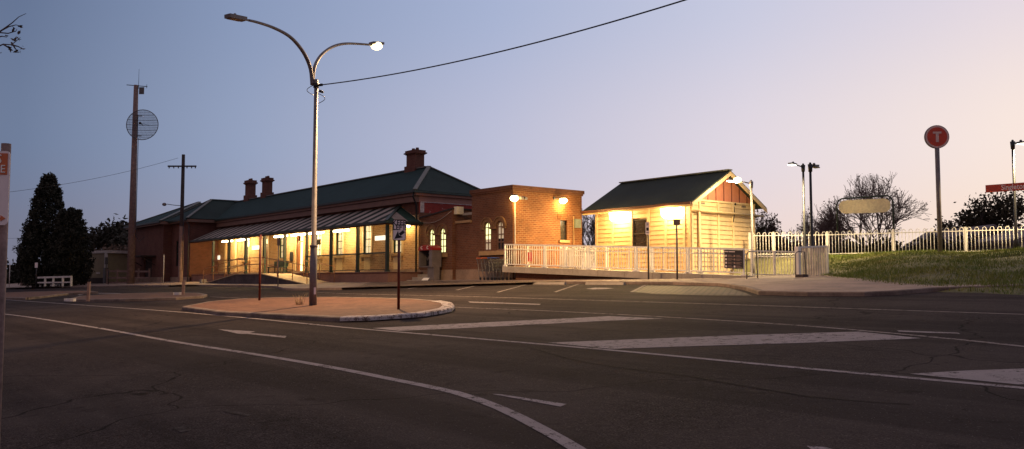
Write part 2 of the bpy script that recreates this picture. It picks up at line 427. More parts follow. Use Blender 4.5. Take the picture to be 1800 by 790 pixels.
island([(117,531),(220,530.3),(310,527.8),(357,524.5),(364,522),(350,519.5),(300,518.2),(220,519.8),(140,524.5)], 'median_island', 'low narrow brick island with timber posts')
island([(-160,536),(8,527),(45,527.5),(70,525),(120,519),(172,516.2),(150,514.5),(60,516),(-60,519.5)], 'corner_island', 'far brick island with white painted nose')

def mark(polys, name, mat='paint', off=.004):
    mb = MB()
    for pts in polys: mb.poly([tuple(G(x, y, off)) for x, y in pts])
    ob = mb.build(name, M[mat], kind='structure', origin=(0,0,0)); return ob
def line_world(pts, w, name, mat='paint_thin', off=.004):
    P = [Vector((p[0], p[1])) for p in pts]; mb = MB()
    for i, p in enumerate(P):
        d = (P[min(i+1,len(P)-1)]-P[max(i-1,0)]).normalized(); nr = Vector((-d.y, d.x))*w/2
        for q in (p-nr, p+nr): mb.v.append((q.x, q.y, gz(q.y)+off))
    for i in range(len(P)-1): mb.f.append((2*i,2*i+2,2*i+3,2*i+1)); mb.s.append(False)
    return mb.build(name, M[mat], kind='structure', origin=(0,0,0))
def mk(pts):
    P = [Vector(tuple(G(x, y))[:2]) for x, y in pts]; n = len(P); out = []
    for i in range(n-1):
        p0, p1, p2, p3 = P[max(0,i-1)], P[i], P[i+1], P[min(n-1,i+2)]
        m = max(2, int((p2-p1).length/.6))
        for q in range(m):
            t = q/m; a = p1-(p1-p0)*0; L = max((p2-p1).length,1e-6)
            m1 = (p2-p0)*L/max(1e-6,(p1-p0).length+L); m2 = (p3-p1)*L/max(1e-6,(p3-p2).length+L)
            out.append(tuple(p1*(2*t**3-3*t*t+1)+m1*(t**3-2*t*t+t)+p2*(-2*t**3+3*t*t)+m2*(t**3-t*t)))
    return out+[tuple(P[-1])]
line_world(mk([(-120,516),(8,527),(112,534.3),(314,548.9),(457,561.5),(600,575.5),(800,592.6),(1100,618.5),(1400,646.8),(1800,683),(2300,728)]), .11, 'lane_line', 'paint')
line_world(mk([(369,522),(488,527.2),(640,532.5),(800,540.5),(940,546),(1075,552.7),(1200,559.6),(1400,572.3),(1510,581.3),(1660,595),(1800,609.7),(2100,643)]), .10, 'lane_line')
line_world(mk([(557,514.8),(660,518),(800,521),(1000,527),(1200,533.2),(1400,539.8),(1800,553.2),(2100,563)]), .10, 'lane_line')
line_world(mk([(-160,538),(8,552.6),(160,575),(314,602.4),(471,627),(600,649.5),(700,669.5),(800,690.5),(878,717.5),(957,757),(1014,790),(1080,840)]), .125, 'lane_line', 'paint')
mark([[(823,530.3),(951,534.6),(948,536.2),(826,532)],[(1576,580.8),(1684,585),(1688,587.3),(1580,583.2)],
      [(863,692.5),(882,693.5),(996,710.5),(985,715)],[(1418,784),(1450,786),(1500,800),(1440,800)],[(136,518.2),(150,515.2),(153,516),(140,519.2)],[(160,515.2),(228,516.2),(228,517),(160,516)]], 'lane_dash', 'paint')
mark([[(655,577),(820,568.5),(1023,558.6),(1071,555.9),(1167,560.2),(1060,564.5),(800,577.8),(700,581.8)],
      [(963,602.6),(1150,595.3),(1341,588),(1510,583.2),(1621,595),(1408,603),(1200,609.3),(1075,613.6)],
      [(1599,657.3),(1700,651.5),(1800,648),(1960,643),(2130,668),(1900,672.5),(1790,676)]], 'chevron', 'paint')
mark([[(383,579),(449,582.9),(438.7,585.4),(503.8,591),(501,594),(434,587.2),(420,587.2)]], 'arrow_marking', 'paint')
mark([[(872,514),(930,498.6),(933,498.8),(877,514.2)],[(973,513.5),(1018,498.6),(1021.5,498.8),(978,513.8)],[(1107,513.5),(1132,501.3),(1136,501.5),(1112,513.8)],
      [(800,510),(845,500.2),(848,500.4),(805,510.2)],[(715,508),(748,502.4),(750,502.6),(719,508.2)]], 'bay_line', 'paint_thin')
mark([[(388,721),(410,722),(442,729),(436,732),(405,727)],[(300,752),(330,749),(338,756),(318,760)],[(283,651),(293,649.5),(292,652.5)]], 'road_scuff', 'scuff')
line_world(mk([(930,612),(1040,640),(1210,662),(1420,698),(1600,712)]), .022, 'tar_seam', 'tar', .0045)
mark([[(1030,507.6),(1046,506),(1066,506.2),(1080,507.2),(1060,508.6),(1042,509)]], 'bay_symbol', 'paint', .008)
mark([[(1112,513.5),(1138,502),(1262,504.2),(1283,507),(1310,515),(1322,520),(1240,519.5),(1150,517)]], 'paved_strip', 'strip', .006)

# ------------------------------------------------------------------ grassy bank on the right
ROW = [  # foot (px, depth, z), top (px, depth, z)
    ((1290,488,37.5,1.62),(1290,448,41,2.55)), ((1340,488,36,1.62),(1340,449,40.5,2.58)), ((1412,488,32.2,1.58),(1412,449,39.5,2.62)),
    ((1450,491,29.5,1.54),(1458,449,38.6,2.62)), ((1500,496,26,1.44),(1540,447,37,2.62)), ((1560,502,23.5,1.37),(1620,445,35.6,2.62)),
    ((1640,511,20.8,1.26),(1700,442,34.7,2.62)), ((1720,513,19.6,1.22),(1760,440,34.2,2.64)), ((1800,516,18.3,1.18),(1830,437,33.6,2.66)),
    ((1900,519,17.2,1.17),(1950,433,33,2.7)), ((2150,528,15.2,1.14),(2250,425,32,2.75)), ((2700,540,13,1.1),(2800,415,31,2.8))]
def bank_pt(u, v):
    u = max(0, min(u, len(ROW)-1.0001)); i = int(u); f = u-i
    def g(j, k): x, y, d, z = ROW[j][k]; return hz(x, y, d, z)
    a = g(i,0).lerp(g(i+1,0), f); b = g(i,1).lerp(g(i+1,1), f)
    t = min(v, 1); p = a.lerp(b, v)
    s = t*t*(3-2*t)*.55+t*.45+.10*math.sin(math.pi*t)
    p.z = a.z+(b.z-a.z)*s+.05*math.sin(p.x*1.3+p.y*.7)*min(1, t*4)*(1 if v < 1 else .4)-(.12 if v <= 0 else 0)
    return p
mb = MB(); NU, NV = 90, 26
for i in range(NU+1):
    for j in range(NV+1): mb.v.append(tuple(bank_pt(i/NU*(len(ROW)-1), j/NV*1.5)))
for i in range(NU):
    for j in range(NV): mb.f.append((i*(NV+1)+j,(i+1)*(NV+1)+j,(i+1)*(NV+1)+j+1,i*(NV+1)+j+1)); mb.s.append(True)
mb.build('grass_bank', M['bank'], kind='structure', label='grassy bank rising to the hoop top fence', origin=(0,0,0))
rng = np.random.default_rng(5)
gv = []; gf = []
for k in range(62000):
    u = 2.0+(len(ROW)-3.2)*rng.random()**1.25; v = .01+rng.random()*1.12
    p = bank_pt(u, v)
    dens = math.sin(p.x*1.9+1.3*math.sin(p.y*1.1))+math.sin(p.y*2.3+p.x*.6)
    if v < .1 and rng.random() < .65: continue
    if dens < -.9 and rng.random() < .6: continue
    hgt = (.04+.09*rng.random()**1.5)*(1.3 if dens > .8 else .85); w = .007+.007*rng.random(); a = rng.random()*6.28; ln = .5*hgt
    dx, dy = math.cos(a)*w, math.sin(a)*w; lx, ly = (rng.random()-.5)*2*ln, (rng.random()-.5)*2*ln
    b = len(gv); gv += [(p.x-dx,p.y-dy,p.z-.01),(p.x+dx,p.y+dy,p.z-.01),(p.x+lx,p.y+ly,p.z+hgt)]; gf.append((b,b+1,b+2))
mb = MB(); mb.v = gv; mb.f = gf; mb.s = [False]*len(gf)
mb.build('grass', M['grass'], kind='stuff', label='short tufted green and straw grass covering the bank', origin=(0,0,0))
# dry weeds in the island cracks
wd = T('weed', 'dry straw weed growing beside the street lamp base on the island', 'weed', G(530,535,.11))
mb = MB()
for k in range(26):
    p = G(520+random.random()*14, 535.2+random.random()*1.5, .11); h = .12+.25*random.random(); a = random.random()*6.28
    mb.tube([p, p+Vector((.06*math.cos(a),.06*math.sin(a),h*.6)), p+Vector((.14*math.cos(a),.14*math.sin(a),h))], [.006,.004,.002], 3)
mb.build('stem', plain('straw', (.30,.20,.10)), wd)

# ------------------------------------------------------------------ walls with real openings
def wall_grid(mb, axis, c, u0, u1, z0, z1, ops, depth=.12, out=-1):
    """Outer skin of a wall in the plane axis=c, with openings (ua, ub, za, zb) and their reveals. out: sign of the outward normal."""
    us = sorted({u0,u1,*[max(u0,min(u1,v)) for o in ops for v in o[:2]]}); zs = sorted({z0,z1,*[max(z0,min(z1,v)) for o in ops for v in o[2:4]]})
    def P(u, z, k=0.): q = c-out*k; return (u, q, z) if axis == 'y' else (q, u, z)
    for a, b in zip(us[:-1], us[1:]):
        for e, f in zip(zs[:-1], zs[1:]):
            m, n = (a+b)/2, (e+f)/2
            if any(o[0] < m < o[1] and o[2] < n < o[3] for o in ops): continue
            mb.poly([P(a,e),P(b,e),P(b,f),P(a,f)])
    for a, b, e, f in ops:
        mb.poly([P(a,e),P(a,f),P(a,f,depth),P(a,e,depth)]); mb.poly([P(b,f),P(b,e),P(b,e,depth),P(b,f,depth)])
        mb.poly([P(a,f),P(b,f),P(b,f,depth),P(a,f,depth)]); mb.poly([P(b,e),P(a,e),P(a,e,depth),P(b,e,depth)])
def sash_window(parent, X, Yw, w, z0, z1, pane, bars=True, trim=True):
    fr = MB(); y = Yw+.10
    for a, b, e, f in ((X-w/2,X-w/2+.05,z0,z1),(X+w/2-.05,X+w/2,z0,z1),(X-w/2,X+w/2,z0,z0+.06),(X-w/2,X+w/2,z1-.05,z1)): fr.box(a,b,y-.05,y+.02,e,f)
    zm = (z0+z1)/2; fr.box(X-w/2+.05,X+w/2-.05,y-.045,y+.01,zm-.03,zm+.03)
    if bars:
        fr.box(X-.014,X+.014,y-.02,y+.005,z0+.06,z1-.05)
        for q in (.25,.75): fr.box(X-w/2+.05,X+w/2-.05,y-.021,y+.004,z0+(z1-z0)*q-.012,z0+(z1-z0)*q+.012)
    win = fr.build('window', M['green_paint'], parent)
    p = MB().box(X-w/2+.02,X+w/2-.02,y+.012,y+.03,z0+.02,z1-.02); p.build('pane', M[pane], win)
    if trim:
        t = MB()
        for a, b in ((X-w/2-.17,X-w/2),(X+w/2,X+w/2+.17)): t.box(a,b,Yw-.035,Yw+.05,z0-.02,z1+.02)
        t.box(X-w/2-.17,X+w/2+.17,Yw-.04,Yw+.05,z1+.02,z1+.20); t.build('surround', M['cream_trim'], win)
        s = MB().box(X-w/2-.22,X+w/2+.22,Yw-.13,Yw+.06,z0-.16,z0-.022)
        for sx in (-1,1): s.box(X+sx*(w/2+.1)-.06,X+sx*(w/2+.1)+.06,Yw-.10,Yw+.02,z0-.38,z0-.162)
        s.build('sill', M['stone'], win)
        ap = MB().box(X-w/2+.04,X+w/2-.04,Yw-.02,Yw+.03,z0-.98,z0-.22).box(X-w/2-.16,X+w/2+.16,Yw-.035,Yw+.03,z0-1.04,z0-.985); ap.build('apron', M['cream_trim'], win)
    return win

# ------------------------------------------------------------------ station building
YW, XE = 24.8, -38.5                        # facade plane, right end
ZE = 6.02                                   # eaves
B = T('station_building', 'long single storey brick railway station with green hipped roof and striped verandah', 'station', (-52, 26, pz(26)))
wins = [(-40.62,'glass_warm'),(-43.9,'glass_warm'),(-47.26,'glass_dim'),(-50.1,'glass_warm'),(-55.45,'glass_dim'),(-61.6,'glass_dim')]
ops = [(x-.42,x+.42,2.98,4.72) for x,_ in wins]
doors = [(-52.7,.95,1.93,4.55),(-58.2,.9,1.93,4.45)]
ops += [(x-w/2,x+w/2,a,b) for x,w,a,b in doors]
w1 = MB(); wall_grid(w1, 'y', YW, -67.2, XE, 1.2, 4.95, ops); w1.build('facade_wall', M['brick_cream'], B)
up = MB(); wall_grid(up, 'y', YW, -67.2, XE, 4.95, ZE, []); 
up.build('upper_wall', M['brick_deep'], B)
ew = MB().poly([(XE,YW,1.2),(XE,29.2,1.2),(XE,29.2,5.05),(XE,YW,5.05)]).poly([(-67.2,29.2,1.2),(XE,29.2,1.2),(XE,29.2,ZE),(-67.2,29.2,ZE)]); ew.build('end_wall', M['brick_dark'], B)
MB().poly([(XE,YW,5.05),(XE,29.2,5.05),(XE,29.2,5.62),(XE,YW,5.62)]).build('painted_band', M['brick_red'], B)
MB().poly([(XE,YW,5.62),(XE,29.2,5.62),(XE,29.2,ZE),(XE,YW,ZE)]).build('frieze', M['fascia'], B)
MB().box(XE-.0,XE+.03,YW+.08,29.1,5.60,5.635).box(XE,XE+.03,YW+.06,YW+.30,5.06,5.60).build('painted_edge', plain('old_white_paint', (.5,.42,.38), var=.5, scale=9), B)
# left bays stepping forward
bays = [(-71.4,-67.2,22.6),(-80.5,-71.4,21.9)]
for (a, b, y) in bays:
    bw = MB()
    o = [(-70.4,-69.9,2.6,4.6),(-69.1,-68.6,2.6,4.6)] if a > -72 else [(-76.3,-74.2,1.2,3.3),(-79.6,-79.0,2.7,4.5)]
    wall_grid(bw, 'y', y, a, b, .9, ZE, o)
    if a > -72: bw.poly([(-67.2,22.6,.9),(-67.2,30.5,.9),(-67.2,30.5,ZE),(-67.2,22.6,ZE)])
    else: bw.poly([(-71.4,21.9,.9),(-71.4,22.6,.9),(-71.4,22.6,ZE),(-71.4,21.9,ZE)]).poly([(-80.5,30.5,.9),(-80.5,21.9,.9),(-80.5,21.9,ZE),(-80.5,30.5,ZE)])
    bw.build('bay_wall', M['brick_deep'], B)
for x in (-70.15,-68.85): sash_window(B, x, 22.6, .5, 2.6, 4.6, 'glass_dark', trim=False)
sash_window(B, -79.3, 21.9, .6, 2.7, 4.5, 'glass_dark', trim=False)
d = MB().box(-76.3,-74.2,22.0,22.06,1.2,3.3).build('door', M['timber_dark'], B)
MB().box(-77.2,-73.2,20.7,21.88,3.42,3.52).bar((-77.1,20.75,3.4),(-77.1,21.9,2.7),.06,.06).bar((-73.3,20.75,3.4),(-73.3,21.9,2.7),.06,.06).build('door_canopy', M['timber_dark'], B)
MB().box(-80.6,-71.3,21.82,21.9,.9,1.75).box(-71.5,-67.1,22.52,22.6,.9,1.75).build('bay_plinth', M['render'], B)
# rooms behind the doors and windows
for (x, w, a, b), lit in zip(doors, (1, 0)):
    fr = MB().box(x-w/2,x-w/2+.06,YW+.04,YW+.14,a,b).box(x+w/2-.06,x+w/2,YW+.04,YW+.14,a,b).box(x-w/2+.06,x+w/2-.06,YW+.04,YW+.14,b-.06,b).box(x-w/2+.06,x+w/2-.06,YW+.05,YW+.13,a+2.05,a+2.12)
    dr = fr.build('door', M['door_brown'], B)
    if lit:
        MB().box(x-w/2+.38,x+w/2-.06,YW+.10,YW+.12,a,b-.06).build('pane', M['door_lit'], dr)
        MB().box(x-w/2+.06,x-w/2+.38,YW+.02,YW+.09,a,a+2.05).build('leaf', M['door_brown'], dr)
    else:
        MB().box(x-w/2+.06,x+w/2-.06,YW+.09,YW+.12,a,a+2.05).build('leaf', M['door_brown'], dr)
        MB().box(x-w/2+.06,x+w/2-.06,YW+.09,YW+.11,a+2.12,b-.06).build('pane', M['glass_warm'], dr)
    t = MB().box(x-w/2-.16,x-w/2,YW-.035,YW+.04,a,b).box(x+w/2,x+w/2+.16,YW-.035,YW+.04,a,b).box(x-w/2-.16,x+w/2+.16,YW-.04,YW+.04,b,b+.2); t.build('surround', M['cream_trim'], dr)
for x, p in wins: sash_window(B, x, YW, .84, 2.98, 4.72, p)
MB().box(-67.1,XE+.05,YW-.06,YW,1.2,2.1).box(XE,XE+.05,YW,29.1,1.2,2.1).build('plinth', M['render'], B)
for x in (-65.6,-63.4): MB().box(x-.16,x+.16,YW-.09,YW,2.1,4.9).build('pilaster', M['cream_trim'], B)
# roof: main hip, left hip
def tri_roof(name, mat, pts): return MB().add(pts, [tuple(range(len(pts)))]).build(name, mat, B)
EA = .42; ye, yr, xr = YW-.4, 29.6, XE+.2; h = (yr-ye)/2; za, zr = 6.2, 7.88
ax, ay = xr-h, (ye+yr)/2
tri_roof('roof', M['roof'], [(xr,ye,za),(ax,ay,zr),(-74,ay,zr),(-74,ye,za)])
tri_roof('roof', M['roof'], [(xr,yr,za),(-74,yr,za),(-74,ay,zr),(ax,ay,zr)])
tri_roof('roof', M['roof_side'], [(xr,yr,za),(ax,ay,zr),(xr,ye,za)])
# left block hips (two stepped bays)
def hip(x0, x1, y0, y1, z0, pitch):
    hh = min(x1-x0, y1-y0)/2; zt = z0+hh*pitch
    if y1-y0 >= x1-x0:
        a, b = ((x0+x1)/2,y0+hh,zt), ((x0+x1)/2,y1-hh,zt)
        tri_roof('roof', M['roof'], [(x0,y0,z0),(x1,y0,z0),a]); tri_roof('roof', M['roof_side'], [(x1,y0,z0),(x1,y1,z0),b,a]); tri_roof('roof', M['roof_side'], [(x0,y1,z0),(x0,y0,z0),a,b]); tri_roof('roof', M['roof'], [(x1,y1,z0),(x0,y1,z0),b])
        ridge = [(a,b),((x0,y0,z0),a),((x1,y0,z0),a)]
    else:
        a, b = (x0+hh,(y0+y1)/2,zt), (x1-hh,(y0+y1)/2,zt)
        tri_roof('roof', M['roof'], [(x0,y0,z0),(x1,y0,z0),b,a]); tri_roof('roof', M['roof_side'], [(x1,y0,z0),(x1,y1,z0),b]); tri_roof('roof', M['roof_side'], [(x0,y1,z0),(x0,y0,z0),a]); tri_roof('roof', M['roof'], [(x1,y1,z0),(x0,y1,z0),a,b])
        ridge = [(a,b),((x0,y0,z0),a),((x1,y0,z0),b)]
    return ridge
rid = hip(-80.9,-71.0,21.5,30.9,6.2,.44)+hip(-72.5,-66.8,22.2,31.0,6.21,.62)
cp = MB()
for a, b in rid+[((xr,ye,za),(ax,ay,zr)),((xr,yr,za),(ax,ay,zr)),((ax,ay,zr),(-70,ay,zr))]:
    cp.bar(Vector(a)+Vector((0,0,.03)), Vector(b)+Vector((0,0,.03)), .22, .06)
cp.build('ridge_capping', M['cap'], B)
fa = MB()
for a, b in (((-66.8,ye+.03),(xr-.03,ye+.03)),((xr-.03,ye+.06),(xr-.03,yr))): pass
fa.box(-66.9,xr-.02,ye+.02,ye+.08,za-.28,za-.04)
fa.box(-71.2,-66.85,22.24,22.3,za-.26,za-.03).box(-66.9,-66.84,22.3,ye+.02,za-.26,za-.03).box(-80.8,-71.05,21.54,21.6,za-.26,za-.04).box(-71.1,-71.04,21.6,22.24,za-.26,za-.04)
fa.build('fascia', M['fascia_brown'], B)
MB().box(xr-.08,xr-.02,ye+.10,yr,za-.26,za-.04).build('end_fascia', M['fascia'], B)
so = MB().box(-66.9,xr-.08,ye+.08,YW,za-.27,za-.25).box(XE,xr-.08,YW,yr,za-.25,za-.23).box(-66.95,XE,YW-.28,YW,ZE-.42,ZE-.12); so.build('eaves_lining', M['fascia_brown'], B)
gt = MB()
def gutter(a, b): gt.bar(a, b, .12, .11)
gutter((-66.8,ye-.05,za-.08),(xr+.03,ye-.05,za-.08)); gutter((xr+.05,ye-.1,za-.08),(xr+.05,yr,za-.08)); gutter((-80.9,21.45,za-.08),(-71,21.45,za-.08)); gutter((-71.2,22.15,za-.08),(-66.8,22.15,za-.08))
gt.build('gutter', M['green_paint'], B)
dp = MB().tube([(xr-.1,ye,za-.12),(xr-.15,ye,za-.35),(XE-.08,YW-.12,5.45),(XE-.08,YW-.12,1.5)], .05, 8); dp.build('downpipe', M['black'], B)
dp = MB().tube([(-67.1,22.3,5.95),(-67.25,22.5,5.7),(-67.25,22.5,1.4)], .05, 8); dp.build('downpipe', M['galv_dark'], B)
# chimneys
def chimney(X, Y, z0, z1, w, dpt):
    m_ = MB(); hh = z1-z0
    m_.box(X-w/2-.09,X+w/2+.09,Y-dpt/2-.09,Y+dpt/2+.09,z0-.8,z0+hh*.28)
    m_.box(X-w/2,X+w/2,Y-dpt/2,Y+dpt/2,z0+hh*.28,z0+hh*.80)
    for k, (e, a, b) in enumerate(((.05,.80,.84),(.12,.84,.90),(.06,.90,1.0))): m_.box(X-w/2-e,X+w/2+e,Y-dpt/2-e,Y+dpt/2+e,z0+hh*a,z0+hh*b)
    for q in (-.22,.22): m_.tube([(X+q*w,Y,z1),(X+q*w,Y,z1+.16)],[.11,.09],8)
    m_.build('chimney', M['brick_deep'], B)
c1 = at_y(730,290,27.2); chimney(c1.x, 27.2, 7.75, 9.02, .95, .62)
c2 = at_y(469.5,340,27.2); chimney(c2.x, 27.2, 7.8, 9.35, .8, .5)
c3 = at_y(440,345,27.2); chimney(c3.x, 27.2, 7.8, 9.45, .8, .55)
# verandah
YV, ZP = 22.9, 1.92
posts = [-38.5-3.07*i for i in range(9)]
V = MB().box(-66.9,-38.05,YV-.22,YW-.062,1.2,ZP-.06); V.build('verandah_platform', M['platform'], B)
MB().box(-66.92,-38.02,YV-.26,YW-.064,ZP-.055,ZP).build('verandah_floor', M['oxblood'], B)
MB().box(-66.9,-38.1,YV-.2,YW-.1,ZP+.001,ZP+.012).build('verandah_paving', M['conc'], B)
zg, zt = 4.50, 5.52
yf = YV-.28; xv = -38.18; run = YW-yf
vr = MB().add([(-67.2,yf,zg),(xv,yf,zg),(xv-run,YW-.01,zt),(-67.2,YW-.01,zt)],[(0,1,2,3)]); vr.build('verandah_roof', M['stripes'], B)
MB().add([(xv,yf,zg),(xv,YW-.01,zg),(xv-run,YW-.01,zt)],[(0,1,2)]).build('verandah_roof', M['stripes_side'], B)
MB().add([(-67.2,yf,zg-.03),(xv,yf,zg-.03),(xv-run,YW-.01,zt-.03),(-67.2,YW-.01,zt-.03)],[(3,2,1,0)]).add([(xv,yf,zg-.03),(xv,YW-.01,zg-.03),(xv-run,YW-.01,zt-.03)],[(2,1,0)]).build('verandah_lining', M['soffit'], B)
MB().bar((xv,yf,zg+.03),(xv-run,YW,zt+.03),.16,.05).build('verandah_capping', M['green_paint'], B)
MB().box(-67.2,xv+.02,yf-.09,yf+.02,zg-.11,zg+.02).box(xv,xv+.11,yf-.09,YW-.02,zg-.11,zg+.02).build('verandah_gutter', M['green_paint'], B)
MB().box(-67.2,xv-.05,yf+.03,yf+.10,zg-.17,zg-.035).box(xv-.10,xv-.03,yf+.10,YW-.02,zg-.17,zg-.035).build('verandah_beam', M['oxblood'], B)
for x in posts: MB().box(x-.075,x+.075,YV-.075,YV+.075,ZP+.012,zg-.14).box(x-.10,x+.10,YV-.10,YV+.10,ZP+.012,ZP+.10).build('verandah_post', M['green_paint'], B)
for i in range(8):
    if i in (3, 4, 5): 
        continue
    a, b = posts[i+1]+.08, posts[i]-.08
    m_ = MB().box(a,b,YV-.025,YV+.025,ZP+.96,ZP+1.03).box(a,b,YV-.02,YV+.02,ZP+.10,ZP+.14)
    if i < 3:
        n = int((b-a)/.115)
        for k in range(1, n): m_.box(a+(b-a)*k/n-.011,a+(b-a)*k/n+.011,YV-.011,YV+.011,ZP+.14,ZP+.98)
    else: m_.box(a,b,YV-.02,YV+.02,ZP+.52,ZP+.55)
    m_.build('balustrade', M['green_paint'] if i < 3 else M['rust'], B)
a, b = posts[0], XE-.1
# entry steps beside the verandah end
for k in range(3): MB().box(-38.0,-36.6,YW-1.05+.33*k,YW-.065,1.2,1.52+.14*k).build('step', M['conc'], B)
# signs, papers and lamps on the verandah wall
def wall_sign(x0, x1, y0, y1, mat, name, label, cat, Y=YW-.05, th=.04):
    a = at_y(x0, y1, Y); b = at_y(x1, y0, Y)
    return MB().box(a.x,b.x,Y,Y+th,a.z,b.z).build(name, M[mat], label=label, cat=cat)
wall_sign(443,455.5,432,439.4,'sign_paper_glow','wall_sign','small white sign on the verandah wall above the ramp landing','sign')
def end_sign():
    a = at_y(660,423.3,YW-.3); b = at_y(681,413.8,YW-.3)
    t = T('hanging_sign','long white lit sign on the verandah wall behind the corner post','sign',((a.x+b.x)/2,YW-.3,a.z))
    MB().box(a.x,b.x,YW-.34,YW-.26,a.z,b.z).build('panel', M['sign_paper_glow'], t)
    MB().box(a.x+.1,a.x+.14,YW-.32,YW-.03,b.z-.06,b.z-.02).build('bracket', M['black'], t); MB().box(b.x-.14,b.x-.1,YW-.32,YW-.03,b.z-.06,b.z-.02).build('bracket', M['black'], t)
end_sign()
wall_sign(375,386,449.5,457,'sign_paper_glow','notice','white paper notice on the brick wall at the far left verandah end','notice')  # paper given a glowing material in place of lamplight
wall_sign(434,438.5,420,434,'glass_dark','notice_board','narrow dark framed notice board on the verandah wall','notice board')
wall_sign(509,514.5,443,460,'black','poster','tall black poster beside the lit doorway','poster')
t = T('hanging_sign','small black sign hanging under the verandah behind the street lamp','sign', at_y(558,431,23.9))
a = at_y(552.5,431,23.9); b = at_y(563.5,420.5,23.9)
MB().box(a.x,b.x,23.88,23.92,a.z,b.z).build('panel', M['black'], t)
MB().box(a.x+.05,a.x+.07,23.89,23.91,b.z,4.95).box(b.x-.07,b.x-.05,23.89,23.91,b.z,4.95).build('hanger', M['black'], t)
def light(kind, loc, power, color, parent, size=.12, spot=None, rot=None):
    l = bpy.data.lights.new('lamp_light', kind); l.energy = power; l.color = color
    if kind == 'AREA': l.shape = 'RECTANGLE'; l.size = size[0]; l.size_y = size[1]
    else: l.shadow_soft_size = size
    if spot: l.spot_size = R(spot); l.spot_blend = .6
    o = bpy.data.objects.new('lamp_light', l); col.objects.link(o); o.parent = parent
    o.location = Vector(loc)-root_loc(parent)
    if rot: o.rotation_euler = rot
    return o
WARM = (1,.69,.27)
for i, (x, nm) in enumerate([(-63.4,'leftmost'),(-60.4,'second from the left'),(-54.0,'third from the left'),(-51.4,'over the lit doorway'),(-48.9,'beside the street lamp pole'),(-45.7,'rightmost')]):
    t = T('batten_light', {0:'fluorescent batten under the verandah roof, leftmost of the row',1:'fluorescent batten under the verandah roof above the ramp landing',2:'fluorescent batten under the verandah roof left of the lit doorway',3:'fluorescent batten under the verandah roof over the lit doorway',4:'fluorescent batten under the verandah roof just right of the street lamp pole',5:'fluorescent batten under the verandah roof, rightmost of the row'}[i], 'light', (x,24.05,4.39), 'fluorescent battens under the verandah roof')
    MB().box(x-1.0,x+1.0,23.97,24.13,4.43,4.51).box(x-.5,x-.48,24.04,24.06,4.51,5.1).box(x+.48,x+.5,24.04,24.06,4.51,5.1).build('housing', M['white'], t)
    MB().tube([(x-.97,24.05,4.38),(x+.97,24.05,4.38)], .055, 8).build('tube', M['tube'], t)
    light('POINT', (x,24.0,4.22), 165, WARM, t, .25)
    light('SPOT', (x,23.9,4.30), 420, (1,.68,.28), t, .25, spot=130, rot=(R(-45),0,0))
p = at_y(717.5,395,YW-.1)
t = T('bulkhead_light','round bright bulkhead light high on the wall at the verandah end','light',p)
MB().disc((p.x,YW-.0,p.z),(0,-1,0),.17,.05).build('base', M['white'], t)
MB().ball((p.x,YW-.09,p.z),.15,(1,.6,1)).build('lens', M['tube'], t)
light('POINT',(p.x,YW-.45,p.z-.02),70,WARM,t,.15)
# bench and table on the verandah
t = T('bench','dark bench on the verandah between the brown door and the dim window','bench',at_y(486,478,24.2))
c = at_y(486,478,24.2); 
MB().box(c.x-1.1,c.x+1.1,24.0,24.5,ZP+.43,ZP+.48).build('seat', M['green_paint'], t)
MB().box(c.x-1.1,c.x+1.1,24.5,24.55,ZP+.48,ZP+.85).build('backrest', M['green_paint'], t)
for sx in (-1,1):
    for y in (24.05,24.5): MB().box(c.x+sx*.95-.03,c.x+sx*.95+.03,y-.03,y+.03,ZP+.012,ZP+.43).build('leg', M['black'], t)

# access ramp in front of the verandah
YR = 20.75
xa, xb, xc, xd = at_y(353,500,YR).x, at_y(415,479,YR).x, at_y(460,479,YR).x, at_y(540,499,YR).x
ra = T('access_ramp','dark concrete access ramp with landing and rusty handrails before the verandah','ramp',((xb+xc)/2,YR,gz(YR)))
zb = gz(YR)-.1
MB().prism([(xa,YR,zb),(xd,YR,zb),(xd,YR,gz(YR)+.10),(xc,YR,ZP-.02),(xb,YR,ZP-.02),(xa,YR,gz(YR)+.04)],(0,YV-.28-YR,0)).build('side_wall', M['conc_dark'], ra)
top = MB()
for (p, q) in (((xa,gz(YR)+.04),(xb,ZP-.02)),((xb,ZP-.02),(xc,ZP-.02)),((xc,ZP-.02),(xd,gz(YR)+.10))):
    top.add([(p[0],YR-.04,p[1]+.004),(q[0],YR-.04,q[1]+.004),(q[0],YV-.29,q[1]+.004),(p[0],YV-.29,p[1]+.004),(p[0],YR-.04,p[1]-.05),(q[0],YR-.04,q[1]-.05)],[(0,1,2,3),(0,4,5,1)])
top.build('deck', plain('ramp_deck', (.42,.30,.17), .8, var=.2), ra)
def ramp_z(x):
    if x < xb: return gz(YR)+.04+(ZP-.02-gz(YR)-.04)*(x-xa)/(xb-xa)
    if x > xc: return ZP-.02+(gz(YR)+.10-ZP+.02)*(x-xc)/(xd-xc)
    return ZP-.02
for y in (YR+.08, YV-.45):
    xs = [xa+.25]+[xa+(xb-xa)*k/3 for k in (1,2)]+[xb,(xb+xc)/2,xc]+[xc+(xd-xc)*k/3 for k in (1,2)]+[xd-.2]
    if y > 22: xs = xs[:3]+xs[6:]
    m_ = MB()
    for hh in (.95,.55):
        pts = [(x,y,ramp_z(x)+hh) for x in xs]
        for p, q in zip(pts[:-1], pts[1:]):
            if y > 22 and p[0] < xb and q[0] > xb: continue
            m_.tube([p,q], .022, 6)
    m_.build('handrail', M['rust'], ra)
    for x in xs: MB().tube([(x,y,ramp_z(x)),(x,y,ramp_z(x)+.96)], .025, 6).build('rail_post', M['rust'], ra)
MB().box(xa-.1,xa+.25,YR-.05,YR+.3,gz(YR),gz(YR)+.38).build('end_block', M['conc'], ra)

